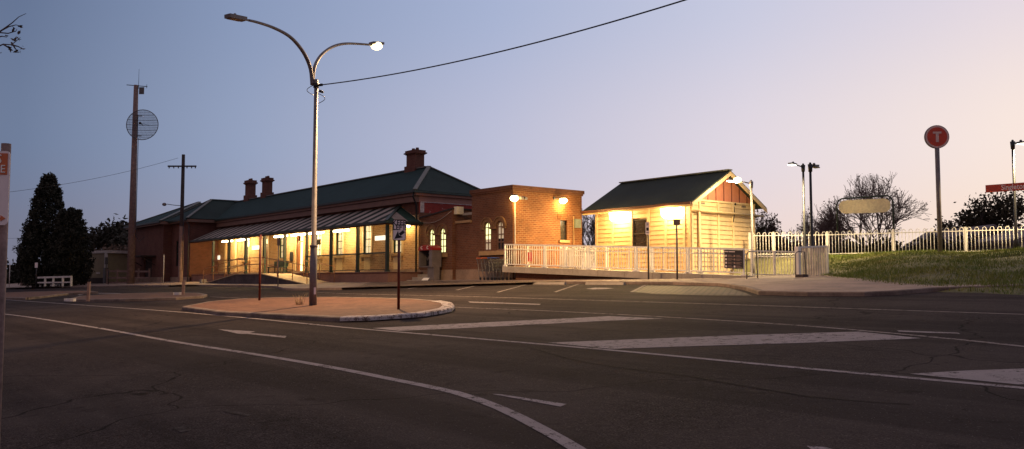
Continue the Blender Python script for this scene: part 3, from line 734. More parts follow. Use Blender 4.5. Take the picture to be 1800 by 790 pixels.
# ------------------------------------------------------------------ annex and wing (arched windows)
def arch_window(parent, xc, z0, z1, w, Yw, pane, pane_dim):
    """z1 is the crown of the arch; the square opening behind is closed round the arch by spandrels."""
    r = w/2; zs = z1-r; sp = MB(); n = 12
    for sx in (-1,1):
        pts = [(xc+sx*r,Yw+.001,z1+.001)]+[(xc+sx*r*math.cos(a),Yw+.001,zs+r*math.sin(a)) for a in [math.pi/2*k/n for k in range(n+1)]]
        sp.prism(pts if sx > 0 else pts[::-1], (0,.10,0))
    tr = MB()
    for e0, e1, y in ((0,.15,Yw-.05),(.15,.21,Yw-.09)):
        for k in range(16):
            a, b = math.pi*k/16, math.pi*(k+1)/16
            q = lambda rr, an, yy: (xc+rr*math.cos(an), yy, zs+rr*math.sin(an))
            tr.add([q(r+e0,a,y),q(r+e1,a,y),q(r+e1,b,y),q(r+e0,b,y),q(r+e0,a,Yw+.02),q(r+e1,a,Yw+.02),q(r+e1,b,Yw+.02),q(r+e0,b,Yw+.02)],[(3,2,1,0),(0,4,7,3),(1,2,6,5)])
    for sx in (-1,1): tr.box(xc+sx*(r+.09)-.10,xc+sx*(r+.09)+.10,Yw-.09,Yw+.02,zs-.1,zs)
    fr = MB(); y = Yw+.07
    for a, b in ((xc-r,xc-r+.05),(xc+r-.05,xc+r)): fr.box(a,b,y-.03,y+.03,z0,zs)
    fr.box(xc-r+.05,xc+r-.05,y-.03,y+.03,z0,z0+.06); 
    for q in (.35,.68): fr.box(xc-r+.05,xc+r-.05,y-.025,y+.025,z0+(zs-z0)*q-.022,z0+(zs-z0)*q+.022)
    fr.box(xc-r+.05,xc+r-.05,y-.025,y+.025,zs-.02,zs+.02).box(xc-.013,xc+.013,y-.02,y+.02,z0+.06,z1)
    for k in range(10):
        a, b = math.pi*k/10, math.pi*(k+1)/10
        fr.bar((xc+(r-.02)*math.cos(a),y,zs+(r-.02)*math.sin(a)),(xc+(r-.02)*math.cos(b),y,zs+(r-.02)*math.sin(b)),.05,.05,(0,1,0))
    win = fr.build('window', M['fascia_brown'], parent)
    sp.build('spandrel', M['brick_dark'], win); tr.build('arch', M['arch'], win)
    zm = z0+(zs-z0)*.5
    MB().box(xc-r+.01,xc+r-.01,y+.03,y+.04,zm,z1-.01).build('pane', M[pane], win)
    MB().box(xc-r+.01,xc+r-.01,y+.03,y+.04,z0+.01,zm).build('pane', M[pane_dim], win)
    return win
YA = 24.82
AX0, AX1 = XE+.055, at_y(795,371,YA).x
A = T('brick_annex','low brown brick annex with two lit arched windows beside the payphone','building',((AX0+AX1)/2,YA,pz(YA)))
def aw(x0, x1, y0, y1, Y): a = at_y(x0,y1,Y); b = at_y(x1,y0,Y); return ((a.x+b.x)/2, a.z, b.z, b.x-a.x)
aws = [aw(754.5,763,397,440.5,YA), aw(774,782,396,440.5,YA)]
awi = [(c,2.86,4.16,.55) for c,_,_,w in aws]
m_ = MB(); za0, za1 = 4.62, 4.98
wall_grid(m_, 'y', YA, AX0, AX1, 1.2, 4.62, [(c-w/2,c+w/2,a,b) for c,a,b,w in awi], .12)
m_.add([(AX0,YA,4.62),(AX1,YA,4.62),(AX1,YA,5.02),(AX0,YA,4.72)],[(0,1,2,3)])
m_.poly([(AX1,YA,1.2),(AX1,27.6,1.2),(AX1,27.6,5.02),(AX1,YA,5.02)])
m_.build('wall', M['brick_dark'], A)
for c,a,b,w in awi: arch_window(A, c, a, b, w, YA, 'glass_lit', 'glass_lit')
MB().box(awi[0][0]-.2,awi[1][0]+.45,YA-.13,YA,2.66,2.85).build('sill', M['stone'], A)
MB().box(AX0,AX1+.06,YA-.06,YA,1.2,2.02).build('plinth', M['render'], A)
MB().add([(AX0,YA-.05,4.72),(AX1+.03,YA-.05,5.02),(AX1+.03,27.6,5.02),(AX0,27.6,4.72),(AX0,YA-.05,4.80),(AX1+.03,YA-.05,5.10),(AX1+.03,27.6,5.10),(AX0,27.6,4.80)],[(0,1,5,4),(1,2,6,5),(4,5,6,7)]).build('roof', M['timber_dark'], A)
MB().box(AX1+.0,AX1+.28,YA+.1,YA+.5,4.78,5.16).build('rainwater_head', M['yellow_board'], A)
MB().box(AX1+.3,AX1+1.5,YA+.42,YA+.55,4.72,4.84).tube([(AX1+1.4,YA+.5,4.7),(AX1+1.35,YA+.5,4.3),(AX1+1.1,YA+.5,4.15)],.05,6).build('gutter', M['conc'], A)
MB().tube([(AX0+.02,YA-.05,4.55)]+[(AX0+(AX1-AX0)*k/6,YA-.06,4.55-.28*math.sin(math.pi*k/6)+.38*k/6) for k in range(1,7)],.016,5).build('conduit', M['conc'], A)
MB().box(-36.9,-36.6,YA-.09,YA-.058,1.62,1.78).build('vent', M['black'], A)
YG, WX1 = 25.05, -30.98
WX0 = at_y(829.5,336,YG).x
Wg = T('brick_wing','flat roofed orange brick wing with parapet and floodlit side wall','building',((WX0+WX1)/2,27,pz(27)))
wws = [at_y(856.5,410,YG).x, at_y(879,410,YG).x]
wwi = [(c,2.90,4.28,.55) for c in wws]
ZT = 5.62
m_ = MB(); wall_grid(m_, 'y', YG, WX0, WX1, 1.2, ZT, [(c-w/2,c+w/2,a,b) for c,a,b,w in wwi], .12)
wall_grid(m_, 'y', YG, AX1+.002, WX0, 1.2, 4.32, [])
m_.poly([(WX0,29.4,1.2),(WX0,YG,1.2),(WX0,YG,ZT),(WX0,29.4,ZT)]).poly([(WX0,29.4,1.2),(WX0,29.4,ZT),(WX1,29.4,ZT),(WX1,29.4,1.2)])
m_.build('front_wall', M['brick_dark'], Wg)
da = at_x(985,422,WX1); db = at_x(997,388,WX1)
m_ = MB(); wall_grid(m_, 'x', WX1, YG, 29.4, 1.2, ZT, [(da.y,db.y,da.z,db.z)], .15, out=1); m_.build('side_wall', M['brick_wing'], Wg)
w_ = MB().box(WX1-.14,WX1-.10,da.y,db.y,da.z,db.z).build('window', M['glass_dark'], Wg)
MB().box(WX1-.02,WX1+.09,da.y-.1,db.y+.1,da.z-.13,da.z-.004).build('sill', M['stone'], w_)
m_ = MB()
for k in range(9):
    y = da.y-.12+(db.y-da.y+.24)*(k+.5)/9; tl = (k-4)*.05
    m_.obox((WX1+.012,y+tl*.3,db.z+.16),(.012,0,0),(0,.035,0),(0,tl*.12,.14))
m_.build('lintel', M['brick_wing'], w_)
for c,a,b,w in wwi: arch_window(Wg, c, a, b, w, YG, 'glass_lit' if c < wws[1]-.1 else 'glass_dim', 'glass_dim' if c < wws[1]-.1 else 'glass_dark')
MB().box(wws[0]-.5,wws[1]+.45,YG-.13,YG,2.68,2.88).build('sill', M['stone'], Wg)
MB().box(AX1+.065,WX1+.02,YG-.05,YG,1.2,2.03).build('plinth', M['render'], Wg)
MB().box(WX0-.04,WX1+.05,YG-.05,29.45,ZT,ZT+.09).box(WX0-.08,WX1+.09,YG-.09,29.5,ZT+.09,ZT+.26).build('coping', M['brick_dark'], Wg)
MB().poly([(WX0,YG,ZT-.15),(WX1,YG,ZT-.15),(WX1,29.4,ZT-.15),(WX0,29.4,ZT-.15)]).build('roof', M['galv_dark'], Wg)
MB().box(AX1+.01,WX0,YG-.08,YG+.1,4.32,4.44).build('ledge', M['stone'], Wg)
MB().poly([(AX1,YG,4.44),(WX0,YG,4.44),(WX0,27.5,4.6),(AX1,27.5,4.6)]).build('link_roof', M['roof'], Wg)
MB().tube([(WX1+.03,YG+.10,1.6),(WX1+.03,YG+.10,5.3)],.022,6).build('conduit', M['white_dirty'], Wg)
q = at_x(1015,393,WX1+.1); MB().box(WX1,WX1+.16,q.y-.2,q.y+.2,q.z-.22,q.z+.2).build('meter_box', plain('meter_green', (.16,.19,.15)), Wg)
q = at_x(1010,420,WX1+.1); MB().tube([(WX1+.04,q.y,1.6),(WX1+.04,q.y,4.6)],.025,6).build('pipe', M['stone'], Wg)
def flood(x, y, lab, bright, arm):
    p = at_x(x, y, WX1+.25)
    t = T('floodlight', lab, 'light', p, 'floodlights on the brick wing wall')
    MB().bar((WX1,p.y+.35*arm,p.z+.12),(WX1+.3,p.y+.02,p.z+.12),.04,.04).box(WX1,WX1+.04,p.y+.35*arm-.06,p.y+.35*arm+.06,p.z+.04,p.z+.18).build('bracket', M['galv_dark'], t)
    MB().disc((p.x,p.y,p.z+.10),(0,0,1),.17,.07).build('hood', M['galv_dark'], t)
    MB().ball((p.x,p.y,p.z+.0),.20,(1,1,.72)).build('lens', M['flood'], t)
    light('POINT',(p.x+.05,p.y,p.z-.22),bright,(1,.60,.16),t,.12)
    light('SPOT',(p.x+.2,p.y,p.z-.1),bright*4,(1,.60,.18),t,.12,spot=130,rot=(R(-50),0,R(90)))
flood(904,349,'round floodlight by the corner of the brick wing, next to the camera box',40,1)
flood(990,353,'bright floodlight over the dark narrow window of the brick wing',105,-1)
q = at_x(921,348.5,WX1+.3)
t = T('security_camera','pale twin headed sensor beside the corner floodlight','camera',q)
MB().box(WX1,WX1+.2,q.y-.03,q.y+.03,q.z-.02,q.z+.02).build('arm', M['galv'], t)
for s_ in (-.14,.10): MB().obox((WX1+.26,q.y+s_,q.z),(.10,0,-.03),(0,.07,0),(.01,0,.06)).build('head', M['galv'], t)

# payphone
P0 = at_y(750.5,491,24.1); zf = pz(24.1)
t = T('payphone','grey payphone with red domed top on the path beside the lit arched windows','payphone',(P0.x,24.1,zf))
xl, xr_ = at_y(739,470,24.1).x, at_y(762.5,470,24.1).x
z1, z2, z3 = at_y(750,470,24.1).z, at_y(750,440.5,24.1).z, at_y(750,431,24.1).z
MB().box((xl+xr_)/2+.05,xr_,24.1,24.45,zf,z1).build('pedestal', M['phone_grey'], t)
cab = MB().box(xl,xl+.04,24.0,24.55,z1,z2).box(xr_-.28,xr_,24.0,24.55,z1,z2).box(xl+.04,xr_-.28,24.5,24.55,z1,z2).box(xl+.04,xr_-.28,24.0,24.5,z1,z1+.04).build('cabinet', M['phone_grey'], t)
MB().box(xl+.08,xr_-.34,24.40,24.5,z1+.12,z2-.15).build('telephone', M['black'], t)
MB().tube([(xl+.2,24.36,z1+.5),(xl+.3,24.34,z1+.35),(xl+.42,24.36,z1+.55)],.03,6).build('handset', M['galv'], t)
n=10; MB().prism([(xl-.02,23.97,z2),(xr_+.02,23.97,z2)]+[((xl+xr_)/2+(xr_-xl+.04)/2*math.cos(math.pi*k/n)*1.0,23.97,z2+.06+(z3-z2-.06)*math.sin(math.pi*k/n)) for k in range(n+1)],(0,.6,0)).build('top', M['phone_red'], t)
m_ = MB()
for cx in ((xl*.72+xr_*.28),(xl*.28+xr_*.72)):
    pts = [(cx+.07*math.cos(a),23.955,z2+.13+.07*math.sin(a)) for a in [R(50+260*k/10) for k in range(11)]]
    m_.tube(pts,.018,5)
m_.build('emblem', M['white'], t)
a = G(757,492.5,.1); MB().prism([(P0.x+.0,23.75,pz(23.75)+.03),(P0.x+.62,23.72,pz(23.75)+.03),(P0.x+.6,23.85,pz(23.75)+.16),(P0.x+.08,23.86,pz(23.75)+.16)],(0,.02,.0)).build('litter', M['white'], label='white litter lying at the foot of the payphone', cat='litter')

# shopping trolleys
def trolley(handle):
    t = T('shopping_trolley','x','trolley',(0,0,0),'shopping trolleys nested against the wing wall')
    b = MB(); L, Wd, z0, z1 = .85, .5, .42, .95
    cor = lambda k, e: ((0 if k in (0,3) else L)+(.06 if k in (0,3) and e == 0 else (-.1 if e == 0 else 0)), (-Wd/2 if k < 2 else Wd/2)*(1 if e else .85), z1 if e else z0+(.1 if k in (1,2) else 0))
    for e in (0,1):
        for k in range(4): b.bar(cor(k,e),cor((k+1)%4,e),.014,.014)
    for k in range(4):
        for f in range(9):
            p = Vector(cor(k,1)).lerp(Vector(cor((k+1)%4,1)),f/9); q = Vector(cor(k,0)).lerp(Vector(cor((k+1)%4,0)),f/9); b.bar(p,q,.007,.007)
    for g in (.33,.66):
        for k in range(4): b.bar(Vector(cor(k,0)).lerp(Vector(cor(k,1)),g),Vector(cor((k+1)%4,0)).lerp(Vector(cor((k+1)%4,1)),g),.007,.007)
    for f in range(1,7):
        p = Vector(cor(0,0)).lerp(Vector(cor(3,0)),f/7); q = Vector(cor(1,0)).lerp(Vector(cor(2,0)),f/7); b.bar(p,q,.007,.007)
    b.build('basket', M['wire'], t)
    fr = MB()
    for sy in (-1,1):
        fr.tube([(-.12,sy*.25,1.02),(-.02,sy*.25,.75),(.12,sy*.26,.14),(.75,sy*.2,.14),(.80,sy*.2,.5)],.016,6)
    fr.tube([(.12,-.26,.14),(.12,.26,.14)],.014,6); fr.build('frame', M['wire'], t)
    MB().tube([(-.12,-.26,1.02),(-.12,.26,1.02)],.024,8).build('handle', M[handle], t)
    for sx in (.14,.74):
        for sy in (-1,1):
            MB().disc((sx,sy*.22-.015,.065),(0,1,0),.062,.03,12).build('wheel', M['black'], t)
    return t
to, tb = trolley('orange'), trolley('blue')
x0 = at_y(848,490,24.5).x
ordn = ['leftmost shopping trolley of the nested row, orange handle','second trolley from the left in the nested row, orange handle','third trolley from the left in the nested row, orange handle','fourth trolley from the left in the nested row, blue handle','last trolley of the nested row nearest the ramp, blue handle']
for i in range(5):
    src = to if i < 3 else tb
    o = src if i in (0, 3) else copy_tree(src)
    o['label'] = ordn[i]; o.location = (x0+.27*i, 24.5+.02*(i % 2), pz(24.5))

# wheel stops
ws = None
stops = [((716,768),501.3,'concrete wheel stop in front of the payphone, leftmost of the row'),((779,833),500.6,'concrete wheel stop in front of the annex windows'),((850,907),499.6,'concrete wheel stop before the shopping trolleys'),((939,994),499.2,'concrete wheel stop below the raised left end of the railing ramp'),((1031,1098),499.4,'concrete wheel stop beside the accessible bay symbol, rightmost of the row')]
for (xa_, xb_), y, lab in stops:
    a = G(xa_, y); b = G(xb_, y)
    a = Vector((a.x, min(a.y, 23.2), 0)); b = Vector((b.x, min(b.y, 23.2), 0))
    Yc = min(23.1, (a.y+b.y)/2); xa2 = at_y(xa_, y, Yc).x; xb2 = at_y(xb_, y, Yc).x; xm = (xa2+xb2)/2; L = min(2.0, xb2-xa2)
    z = gz(Yc)
    MB().prism([(xm-L/2,Yc-.07,z),(xm-L/2,Yc+.07,z+.008),(xm-L/2,Yc+.045,z+.1),(xm-L/2,Yc-.045,z+.1)],(L,0,0)).build('wheel_stop', M['conc'], label=lab, cat='wheel stop', group='concrete wheel stops along the kerb')

# ------------------------------------------------------------------ right hand concrete ramp with white railings
RA = Vector((-30.75, 24.25, 0)); RB = Vector((-19.3, 26.45, 0)); rd_ = (RB-RA).normalized(); rn = Vector((-rd_.y, rd_.x, 0)); RL = (RB-RA).length
zA, zB = 2.13, 1.66
def rp(s, o=0., z=0.): p = RA+rd_*s+rn*o; return Vector((p.x, p.y, zA+(zB-zA)*s/RL+z))
rr = T('railing_ramp','long pale concrete ramp with white baluster railing descending from the brick wing','ramp',rp(RL/2,0,-.5))
MB().prism([rp(0,0,0),rp(RL,0,0),rp(RL,0,-.26),rp(0,0,-.26)],rn*1.6).build('slab', M['conc'], rr)
MB().prism([tuple(rp(.5,.35,-.26)),tuple(rp(RL-.6,.35,-.26)),tuple(Vector((*rp(RL-.6,.35)[:2],1.3))),tuple(Vector((*rp(.5,.35)[:2],1.3)))],rn*1.0).build('support_wall', M['brick_dark'], rr)
bl = MB()
for s in [RL*k/9 for k in range(1,9)]: bl.prism([rp(s-.006,-.004,-.01),rp(s+.006,-.004,-.01),rp(s+.006,-.004,-.25),rp(s-.006,-.004,-.25)],rn*.002)
bl.build('joint', M['kerb'], rr)
def railing(parent, P, Q, z0=.10, z1=.98, nb=None, hand=True, seg=2.3, off=.09, dens=.125):
    """balustrade from P to Q (Vectors on the deck)."""
    L = (Q-P).length; n = max(1, round(L/seg)); up = Vector((0,0,1))
    for i in range(n):
        a = P.lerp(Q,(i+.02)/n); b = P.lerp(Q,(i+.98)/n); m_ = MB()
        m_.bar(a+up*z1,b+up*z1,.05,.05); m_.bar(a+up*z0,b+up*z0,.04,.04)
        k = int((b-a).length/dens)
        for j in range(1,k): c = a.lerp(b,j/k); m_.bar(c+up*z0,c+up*z1,.020,.020)
        m_.build('railing_panel', M['white'], parent)
        for c in (a, b): 
            MB().bar(c,c+up*(z1+.02),.06,.06).bar(c-(b-a).normalized()*.1+up*.03,c+(b-a).normalized()*.1+up*.03,.09,.05).build('railing_post', M['white'], parent)
    if hand:
        d = (Q-P).normalized(); nn = Vector((-d.y,d.x,0)).normalized()
        MB().tube([P+up*.78+nn*.09,Q+up*.78+nn*.09],.022,6).build('handrail', M['white'], parent)
railing(rr, rp(.06,.07), rp(RL-.05,.07))
railing(rr, rp(.2,1.5), rp(RL-.4,1.5), hand=False, dens=.5)
# short return of the railing beyond the opening
fa_ = hz(1318,480,32.6,1.62); fb_ = hz(1399,480,33.0,1.60)
fr_ = T('railing','short white railing between the ramp foot and the white gate','railing',fa_.lerp(fb_,.5))
MB().prism([fa_+Vector((0,0,-.2)),fb_+Vector((0,0,-.2)),fb_+Vector((0,0,.02)),fa_+Vector((0,0,.02))],Vector((.05,.3,0))).build('kerb_upstand', M['conc'], fr_)
railing(fr_, fa_+Vector((0,.1,0)), fb_+Vector((0,.1,0)), seg=1.1)
for i, (x, lab) in enumerate(((1313,'thin grey handrail post at the foot of the railing ramp'),(1399,'thin grey handrail post beside the white gate'))):
    p = hz(x,497,30.2,pz(24.3)); 
    MB().tube([p,p+Vector((0,0,.92)),p+Vector((.02,.12,1.0)),p+Vector((.05,.5,1.0)),p+Vector((.05,.55,0))],.02,6).build('handrail_loop', M['galv'], label=lab, cat='handrail')
# white gate panel
ga = hz(1403,485,30.6,1.55); gb = hz(1455,483,31.2,1.62)
gt_ = T('gate','white slatted metal gate panel beside the grassy bank','gate',ga.lerp(gb,.5))
u3 = Vector((0,0,1))
MB().bar(ga+u3*.05,gb+u3*.05,.05,.06).bar(ga+u3*1.1,gb+u3*1.1,.05,.06).bar(ga,ga+u3*1.13,.16,.16).bar(gb,gb+u3*1.1,.06,.06).build('gate_frame', M['white'], gt_)
m_ = MB()
for k in range(1,12): c = ga.lerp(gb,k/12); m_.bar(c+u3*.08,c+u3*1.08,.07,.02)
m_.build('slat_panel', M['white_dirty'], gt_)
p = hz(1410,492,30,pz(24.4)); MB().box(p.x-.16,p.x+.14,p.y-.15,p.y+.15,p.z-.05,p.z+.2).build('kerb_stone', M['conc_dark'], label='small dark block on the path at the foot of the white gate', cat='block')
# information board
ia = Vector(rp(0,.03)); 
def ramp_at_px(x):
    best = min((abs((lambda q: 900+F*((q.x*RT[0]+q.y*RT[1])/(q.x*FW[0]+q.y*FW[1])))(rp(s))-x), s) for s in [RL*k/400 for k in range(401)]); return best[1]
s0, s1 = ramp_at_px(1273), ramp_at_px(1306)
t = T('information_board','dark navy information board with white icons on the white railing','sign',rp((s0+s1)/2))
bz0, bz1 = .25, .93; zc = lambda s, f: rp(s, .0, bz0+(bz1-bz0)*f)
MB().prism([zc(s0,0),zc(s1,0),zc(s1,1),zc(s0,1)],rn*.03).build('panel', plain('navy_panel', (.02,.016,.022), .5, var=.1), t)
m_ = MB(); m2 = MB(); du = (s1-s0)
def chip(mb, u0, u1, v0, v1): mb.prism([rp(s0+du*u0,-.004,bz0+(bz1-bz0)*v0),rp(s0+du*u1,-.004,bz0+(bz1-bz0)*v0),rp(s0+du*u1,-.004,bz0+(bz1-bz0)*v1),rp(s0+du*u0,-.004,bz0+(bz1-bz0)*v1)],rn*.003)
chip(m_,.03,.22,.885,.925); chip(m_,.25,.58,.885,.925)
for r_ in range(4):
    v = .68-.19*r_
    for c_, uu in enumerate((.05,.51)):
        (chip(m2 if (c_ and r_ < 3) else m_, uu,uu+.085,v-.05,v+.05))
        for q_ in range(3): chip(m2, uu+.13, uu+.13+.2+.06*((r_+q_) % 3), v+.03-.045*q_, v+.048-.045*q_)
m_.build('icon', M['sign_white'], t); m2.build('print', plain('faded_print', (.33,.22,.18)), t)
# red sign on the far railing
q = rp(.45,1.42,.25); t = MB().box(q.x-.16,q.x+.16,q.y-.02,q.y,q.z,q.z+.42); t.build('warning_sign', M['red'], label='small red sign behind the left end of the ramp railing', cat='sign')
# white picket fence between wing and shed
pa, pb = hz(985,470,39,1.6), hz(1046,470,38.4,1.6)
t = T('picket_fence','short white picket fence between the brick wing and the cream shed','fence',pa.lerp(pb,.5))
m_ = MB(); n = 17
for k in range(n):
    c = pa.lerp(pb,k/(n-1)); hgt = 1.25+(.08 if k % 3 == 0 else 0)+(.12 if k == 8 else 0); m_.bar(c,c+u3*hgt,.085,.025); m_.ball(c+u3*(hgt+.03),.06,n=6,m=4)
m_.build('picket_panel', M['white'], t)
MB().bar(pa+u3*.3,pb+u3*.3,.05,.07).bar(pa+u3*1.0,pb+u3*1.0,.05,.07).build('fence_rail', M['white'], t)

# ------------------------------------------------------------------ cream weatherboard shed
SX0, SX1, SY0, SY1, SZ0, SZE, SZR = -30.45, -24.55, 29.85, 34.4, 1.5, 4.74, 6.45
Sh = T('weatherboard_shed','cream weatherboard gabled shed with green roof behind the ramp railing','shed',((SX0+SX1)/2,(SY0+SY1)/2,SZ0))
wx0, wx1 = at_y(1112.5,400,SY0).x, at_y(1138,400,SY0).x
wz0, wz1 = 3.0, 4.30
m_ = MB(); bh = .205
mj = MB()  # dark strips under each board, coloured in place of its shadow line
def boards(m_, axis, c, u0, u1, z0, z1, ops, out):
    z = z0
    while z < z1-.01:
        zt_ = min(z+bh, z1); segs = [(u0,u1)]
        for a,b,e,f in ops:
            if z+.02 < f and zt_-.02 > e:
                segs = [s for (p,q) in segs for s in ((p,min(q,a)),(max(p,b),q)) if s[1]-s[0] > .01]
        for p, q in segs:
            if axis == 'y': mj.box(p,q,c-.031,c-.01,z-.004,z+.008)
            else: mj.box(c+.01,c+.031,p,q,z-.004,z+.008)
            lo, hi = out*.028, out*.006
            if axis == 'y': m_.add([(p,c+lo,z),(q,c+lo,z),(q,c+hi,zt_),(p,c+hi,zt_),(p,c,z),(q,c,z)],[(0,1,2,3),(4,5,1,0)])
            else: m_.add([(c+lo,p,z),(c+lo,q,z),(c+hi,q,zt_),(c+hi,p,zt_),(c,p,z),(c,q,z)],[(0,1,2,3),(4,5,1,0)])
        z += bh
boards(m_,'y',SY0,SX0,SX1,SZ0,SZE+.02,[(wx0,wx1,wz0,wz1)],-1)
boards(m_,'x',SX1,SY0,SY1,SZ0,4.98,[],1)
m_.box(SX0+.01,SX1-.01,SY0+.12,SY1,SZ0,SZE)
m_.build('wall', M['cream'], Sh); mj.build('board_shadow', M['rust'], Sh)
m_ = MB()
for k, x in enumerate([SX0+.06, at_y(1078,400,SY0).x, at_y(1110.5,400,SY0).x, at_y(1140.5,400,SY0).x, at_y(1171,400,SY0).x, at_y(1203.5,400,SY0).x, SX1-.07]):
    m_.box(x-.07,x+.07,SY0-.055,SY0-.002,SZ0,SZE)
for y in [SY0+.03, SY0+.55, at_x(1262,400,SX1).y, at_x(1288,400,SX1).y, SY1-.06]:
    m_.box(SX1+.002,SX1+.055,y-.06,y+.06,SZ0,4.98)
m_.box(SX1+.003,SX1+.07,SY0,SY1,4.98,5.06); m_.build('cover_strip', M['cream_trim'], Sh)
yc = (SY0+SY1)/2; pit = (SZR-4.92)/(yc-(SY0-.4)); zg_ = lambda y: SZR-.06-abs(y-yc)*pit
MB().poly([(SX1+.01,SY0+.1,5.06),(SX1+.01,SY1-.1,5.06),(SX1+.01,SY1-.1,zg_(SY1-.1)),(SX1+.01,yc,zg_(yc)),(SX1+.01,SY0+.1,zg_(SY0+.1))]).build('gable', M['salmon'], Sh)
m_ = MB()
for k in range(1,8):
    y = SY0+(SY1-SY0)*k/8; zt_ = zg_(y)-.02
    if zt_ > 5.1: m_.box(SX1+.012,SX1+.03,y-.02,y+.02,5.06,zt_)
m_.build('gable_batten', M['oxblood'], Sh)
fr = MB().box(wx0-.0,wx0+.05,SY0-.03,SY0+.1,wz0,wz1).box(wx1-.05,wx1,SY0-.03,SY0+.1,wz0,wz1).box(wx0+.05,wx1-.05,SY0-.03,SY0+.1,wz0,wz0+.05).box(wx0+.05,wx1-.05,SY0-.03,SY0+.1,wz1-.05,wz1).box(wx0+.05,wx1-.05,SY0-.02,SY0+.06,(wz0+wz1)/2-.02,(wz0+wz1)/2+.02)
win = fr.build('window', M['timber_dark'], Sh)
MB().box(wx0+.05,wx1-.05,SY0+.04,SY0+.06,wz0+.05,wz1-.05).build('pane', M['glass_dark'], win)
MB().box(wx0-.02,wx1+.02,SY0-.07,SY0+.0,wz0-.12,wz0-.01).build('sill', M['cream_trim'], win)
ry0, ry1, rx0, rx1, rz = SY0-.42, SY1+.42, SX0-.5, SX1+.4, 4.90
th = .05
for s_, ya in ((0,ry0),(1,ry1)):
    o_ = [(rx0,ya,rz),(rx1,ya,rz),(rx1,yc,SZR),(rx0,yc,SZR)]
    MB().add(o_+[(p[0],p[1],p[2]-th) for p in o_],[(0,1,2,3),(7,6,5,4),(0,4,5,1),(1,5,6,2),(3,2,6,7),(0,3,7,4)]).build('roof', M['roof_shed'], Sh)
MB().bar((rx0,yc,SZR+.02),(rx1,yc,SZR+.02),.3,.05).build('ridge_capping', M['cap'], Sh)
m_ = MB()
for ya in (ry0,ry1):
    m_.prism([(rx1-.02,ya,rz-.06),(rx1-.02,yc,SZR-.06),(rx1-.02,yc,SZR-.24),(rx1-.02,ya,rz-.24)],(.05,0,0))
m_.build('bargeboard', M['cream_trim'], Sh)
MB().box(rx0,rx1-.03,ry0-.02,ry0+.03,rz-.22,rz-.06).box(rx0,rx1-.03,ry0+.03,SY0,rz-.10,rz-.08).build('fascia', M['cream_trim'], Sh)
MB().bar((rx0,ry0-.08,rz-.08),(rx1,ry0-.08,rz-.08),.11,.10).build('gutter', M['oxblood'], Sh)
MB().tube([(SX1+.14,SY0-.05,4.55),(SX1+.14,SY1+.5,4.52)],.045,8).tube([(SX1+.10,SY0+.42,4.5),(SX1+.10,SY0+.42,1.7)],.05,8).build('pipe', M['cream_trim'], Sh)
m_ = MB()
for y in (SY0+.75,SY1-.85): m_.box(SX1+.03,SX1+.05,y-.14,y+.14,4.86,4.93)
m_.build('vent', M['kerb'], Sh)
q = at_x(1291,375,SX1+.08); MB().tube([(SX1+.06,q.y+.05,q.z+.3),(SX1+.08,q.y-.02,q.z-.1),(SX1+.09,q.y-.1,q.z-.4)],.018,5).ball((SX1+.07,q.y+.08,q.z+.42),.05).build('light_bracket', M['black'], Sh)
for x, y, lab in ((1087,379,'wall light under the shed eave left of the shed window'),(1179,372,'wall light under the shed eave right of the shed window')):
    p = at_y(x,y,SY0-.2)
    t = T('eave_light', lab, 'light', p, 'wall lights under the shed eave')
    MB().box(p.x-.45,p.x+.45,SY0-.12,SY0-.056,p.z-.15,p.z+.24).build('housing', M['white'], t)
    MB().prism([(p.x-.54,SY0-.12,p.z+.32),(p.x-.54,SY0-.30,p.z+.28),(p.x-.48,SY0-.26,p.z-.20),(p.x-.48,SY0-.12,p.z-.26)],(1.08,0,0)).build('glare_diffuser', M['tube'], t)  # lamp cover built oversized so its glow also stands in for glare
    light('POINT',(p.x,SY0-.46,p.z-.1),200,(1,.69,.26),t,.3)
    light('SPOT',(p.x,SY0-.42,p.z),1900,(1,.68,.26),t,.25,spot=140,rot=(R(-55),0,0))

# ------------------------------------------------------------------ poles and lamps
# twin armed street lamp
b = G(550,537,.11); d0 = b.x*FW[0]+b.y*FW[1]
t = T('street_lamp','tall grey twin armed street lamp on the brick island, right lamp lit','street lamp',b)
top = at_d(548.5,140,d0); top.x, top.y = b.x, b.y
MB().tube([b,b+u3*1.75,b+u3*1.76,top],[.112,.10,.078,.056],14).build('pole', M['galv'], t)
MB().tube([b+u3*1.69,b+u3*1.76],[.118,.118],14).build('collar', M['galv'], t)
rtv = Vector((RT[0],RT[1],0)); fwv = Vector((FW[0],FW[1],0))
def arm(pts, r0, r1):                         # pts are image columns/rows at the arm's own (slanting) depth
    P = [at_d(x,y,d0+dd) for x,y,dd in pts]; n = len(P)
    out = []
    for i in range(n-1):
        p0, p1, p2, p3 = P[max(0,i-1)], P[i], P[i+1], P[min(n-1,i+2)]
        for k in range(4):
            s = k/4; out.append(.5*((2*p1)+(p2-p0)*s+(2*p0-5*p1+4*p2-p3)*s*s+(3*p1-p0-3*p2+p3)*s**3))
    out.append(P[-1]); m = len(out)
    MB().tube(out,[r0+(r1-r0)*k/(m-1) for k in range(m)],10).build('arm', M['galv'], t); return out
la = arm([(549,150,0),(546,122,-.1),(536,97,-.4),(521,76,-.8),(504,61,-1.2),(478,48,-1.7),(452,39.5,-2.2),(437,36,-2.45)],.062,.035)
ra_ = arm([(550,150,0),(552,122,.1),(561,102,.5),(574,89,.9),(590,80.5,1.4),(608,77,1.9),(630,77.5,2.5),(650,79,2.9)],.055,.035)
ldir = (la[-1]-la[-3]).normalized(); rdir = (ra_[-1]-ra_[-3]).normalized()
e = la[-1]; side = ldir.cross(u3).normalized(); upv = side.cross(ldir)
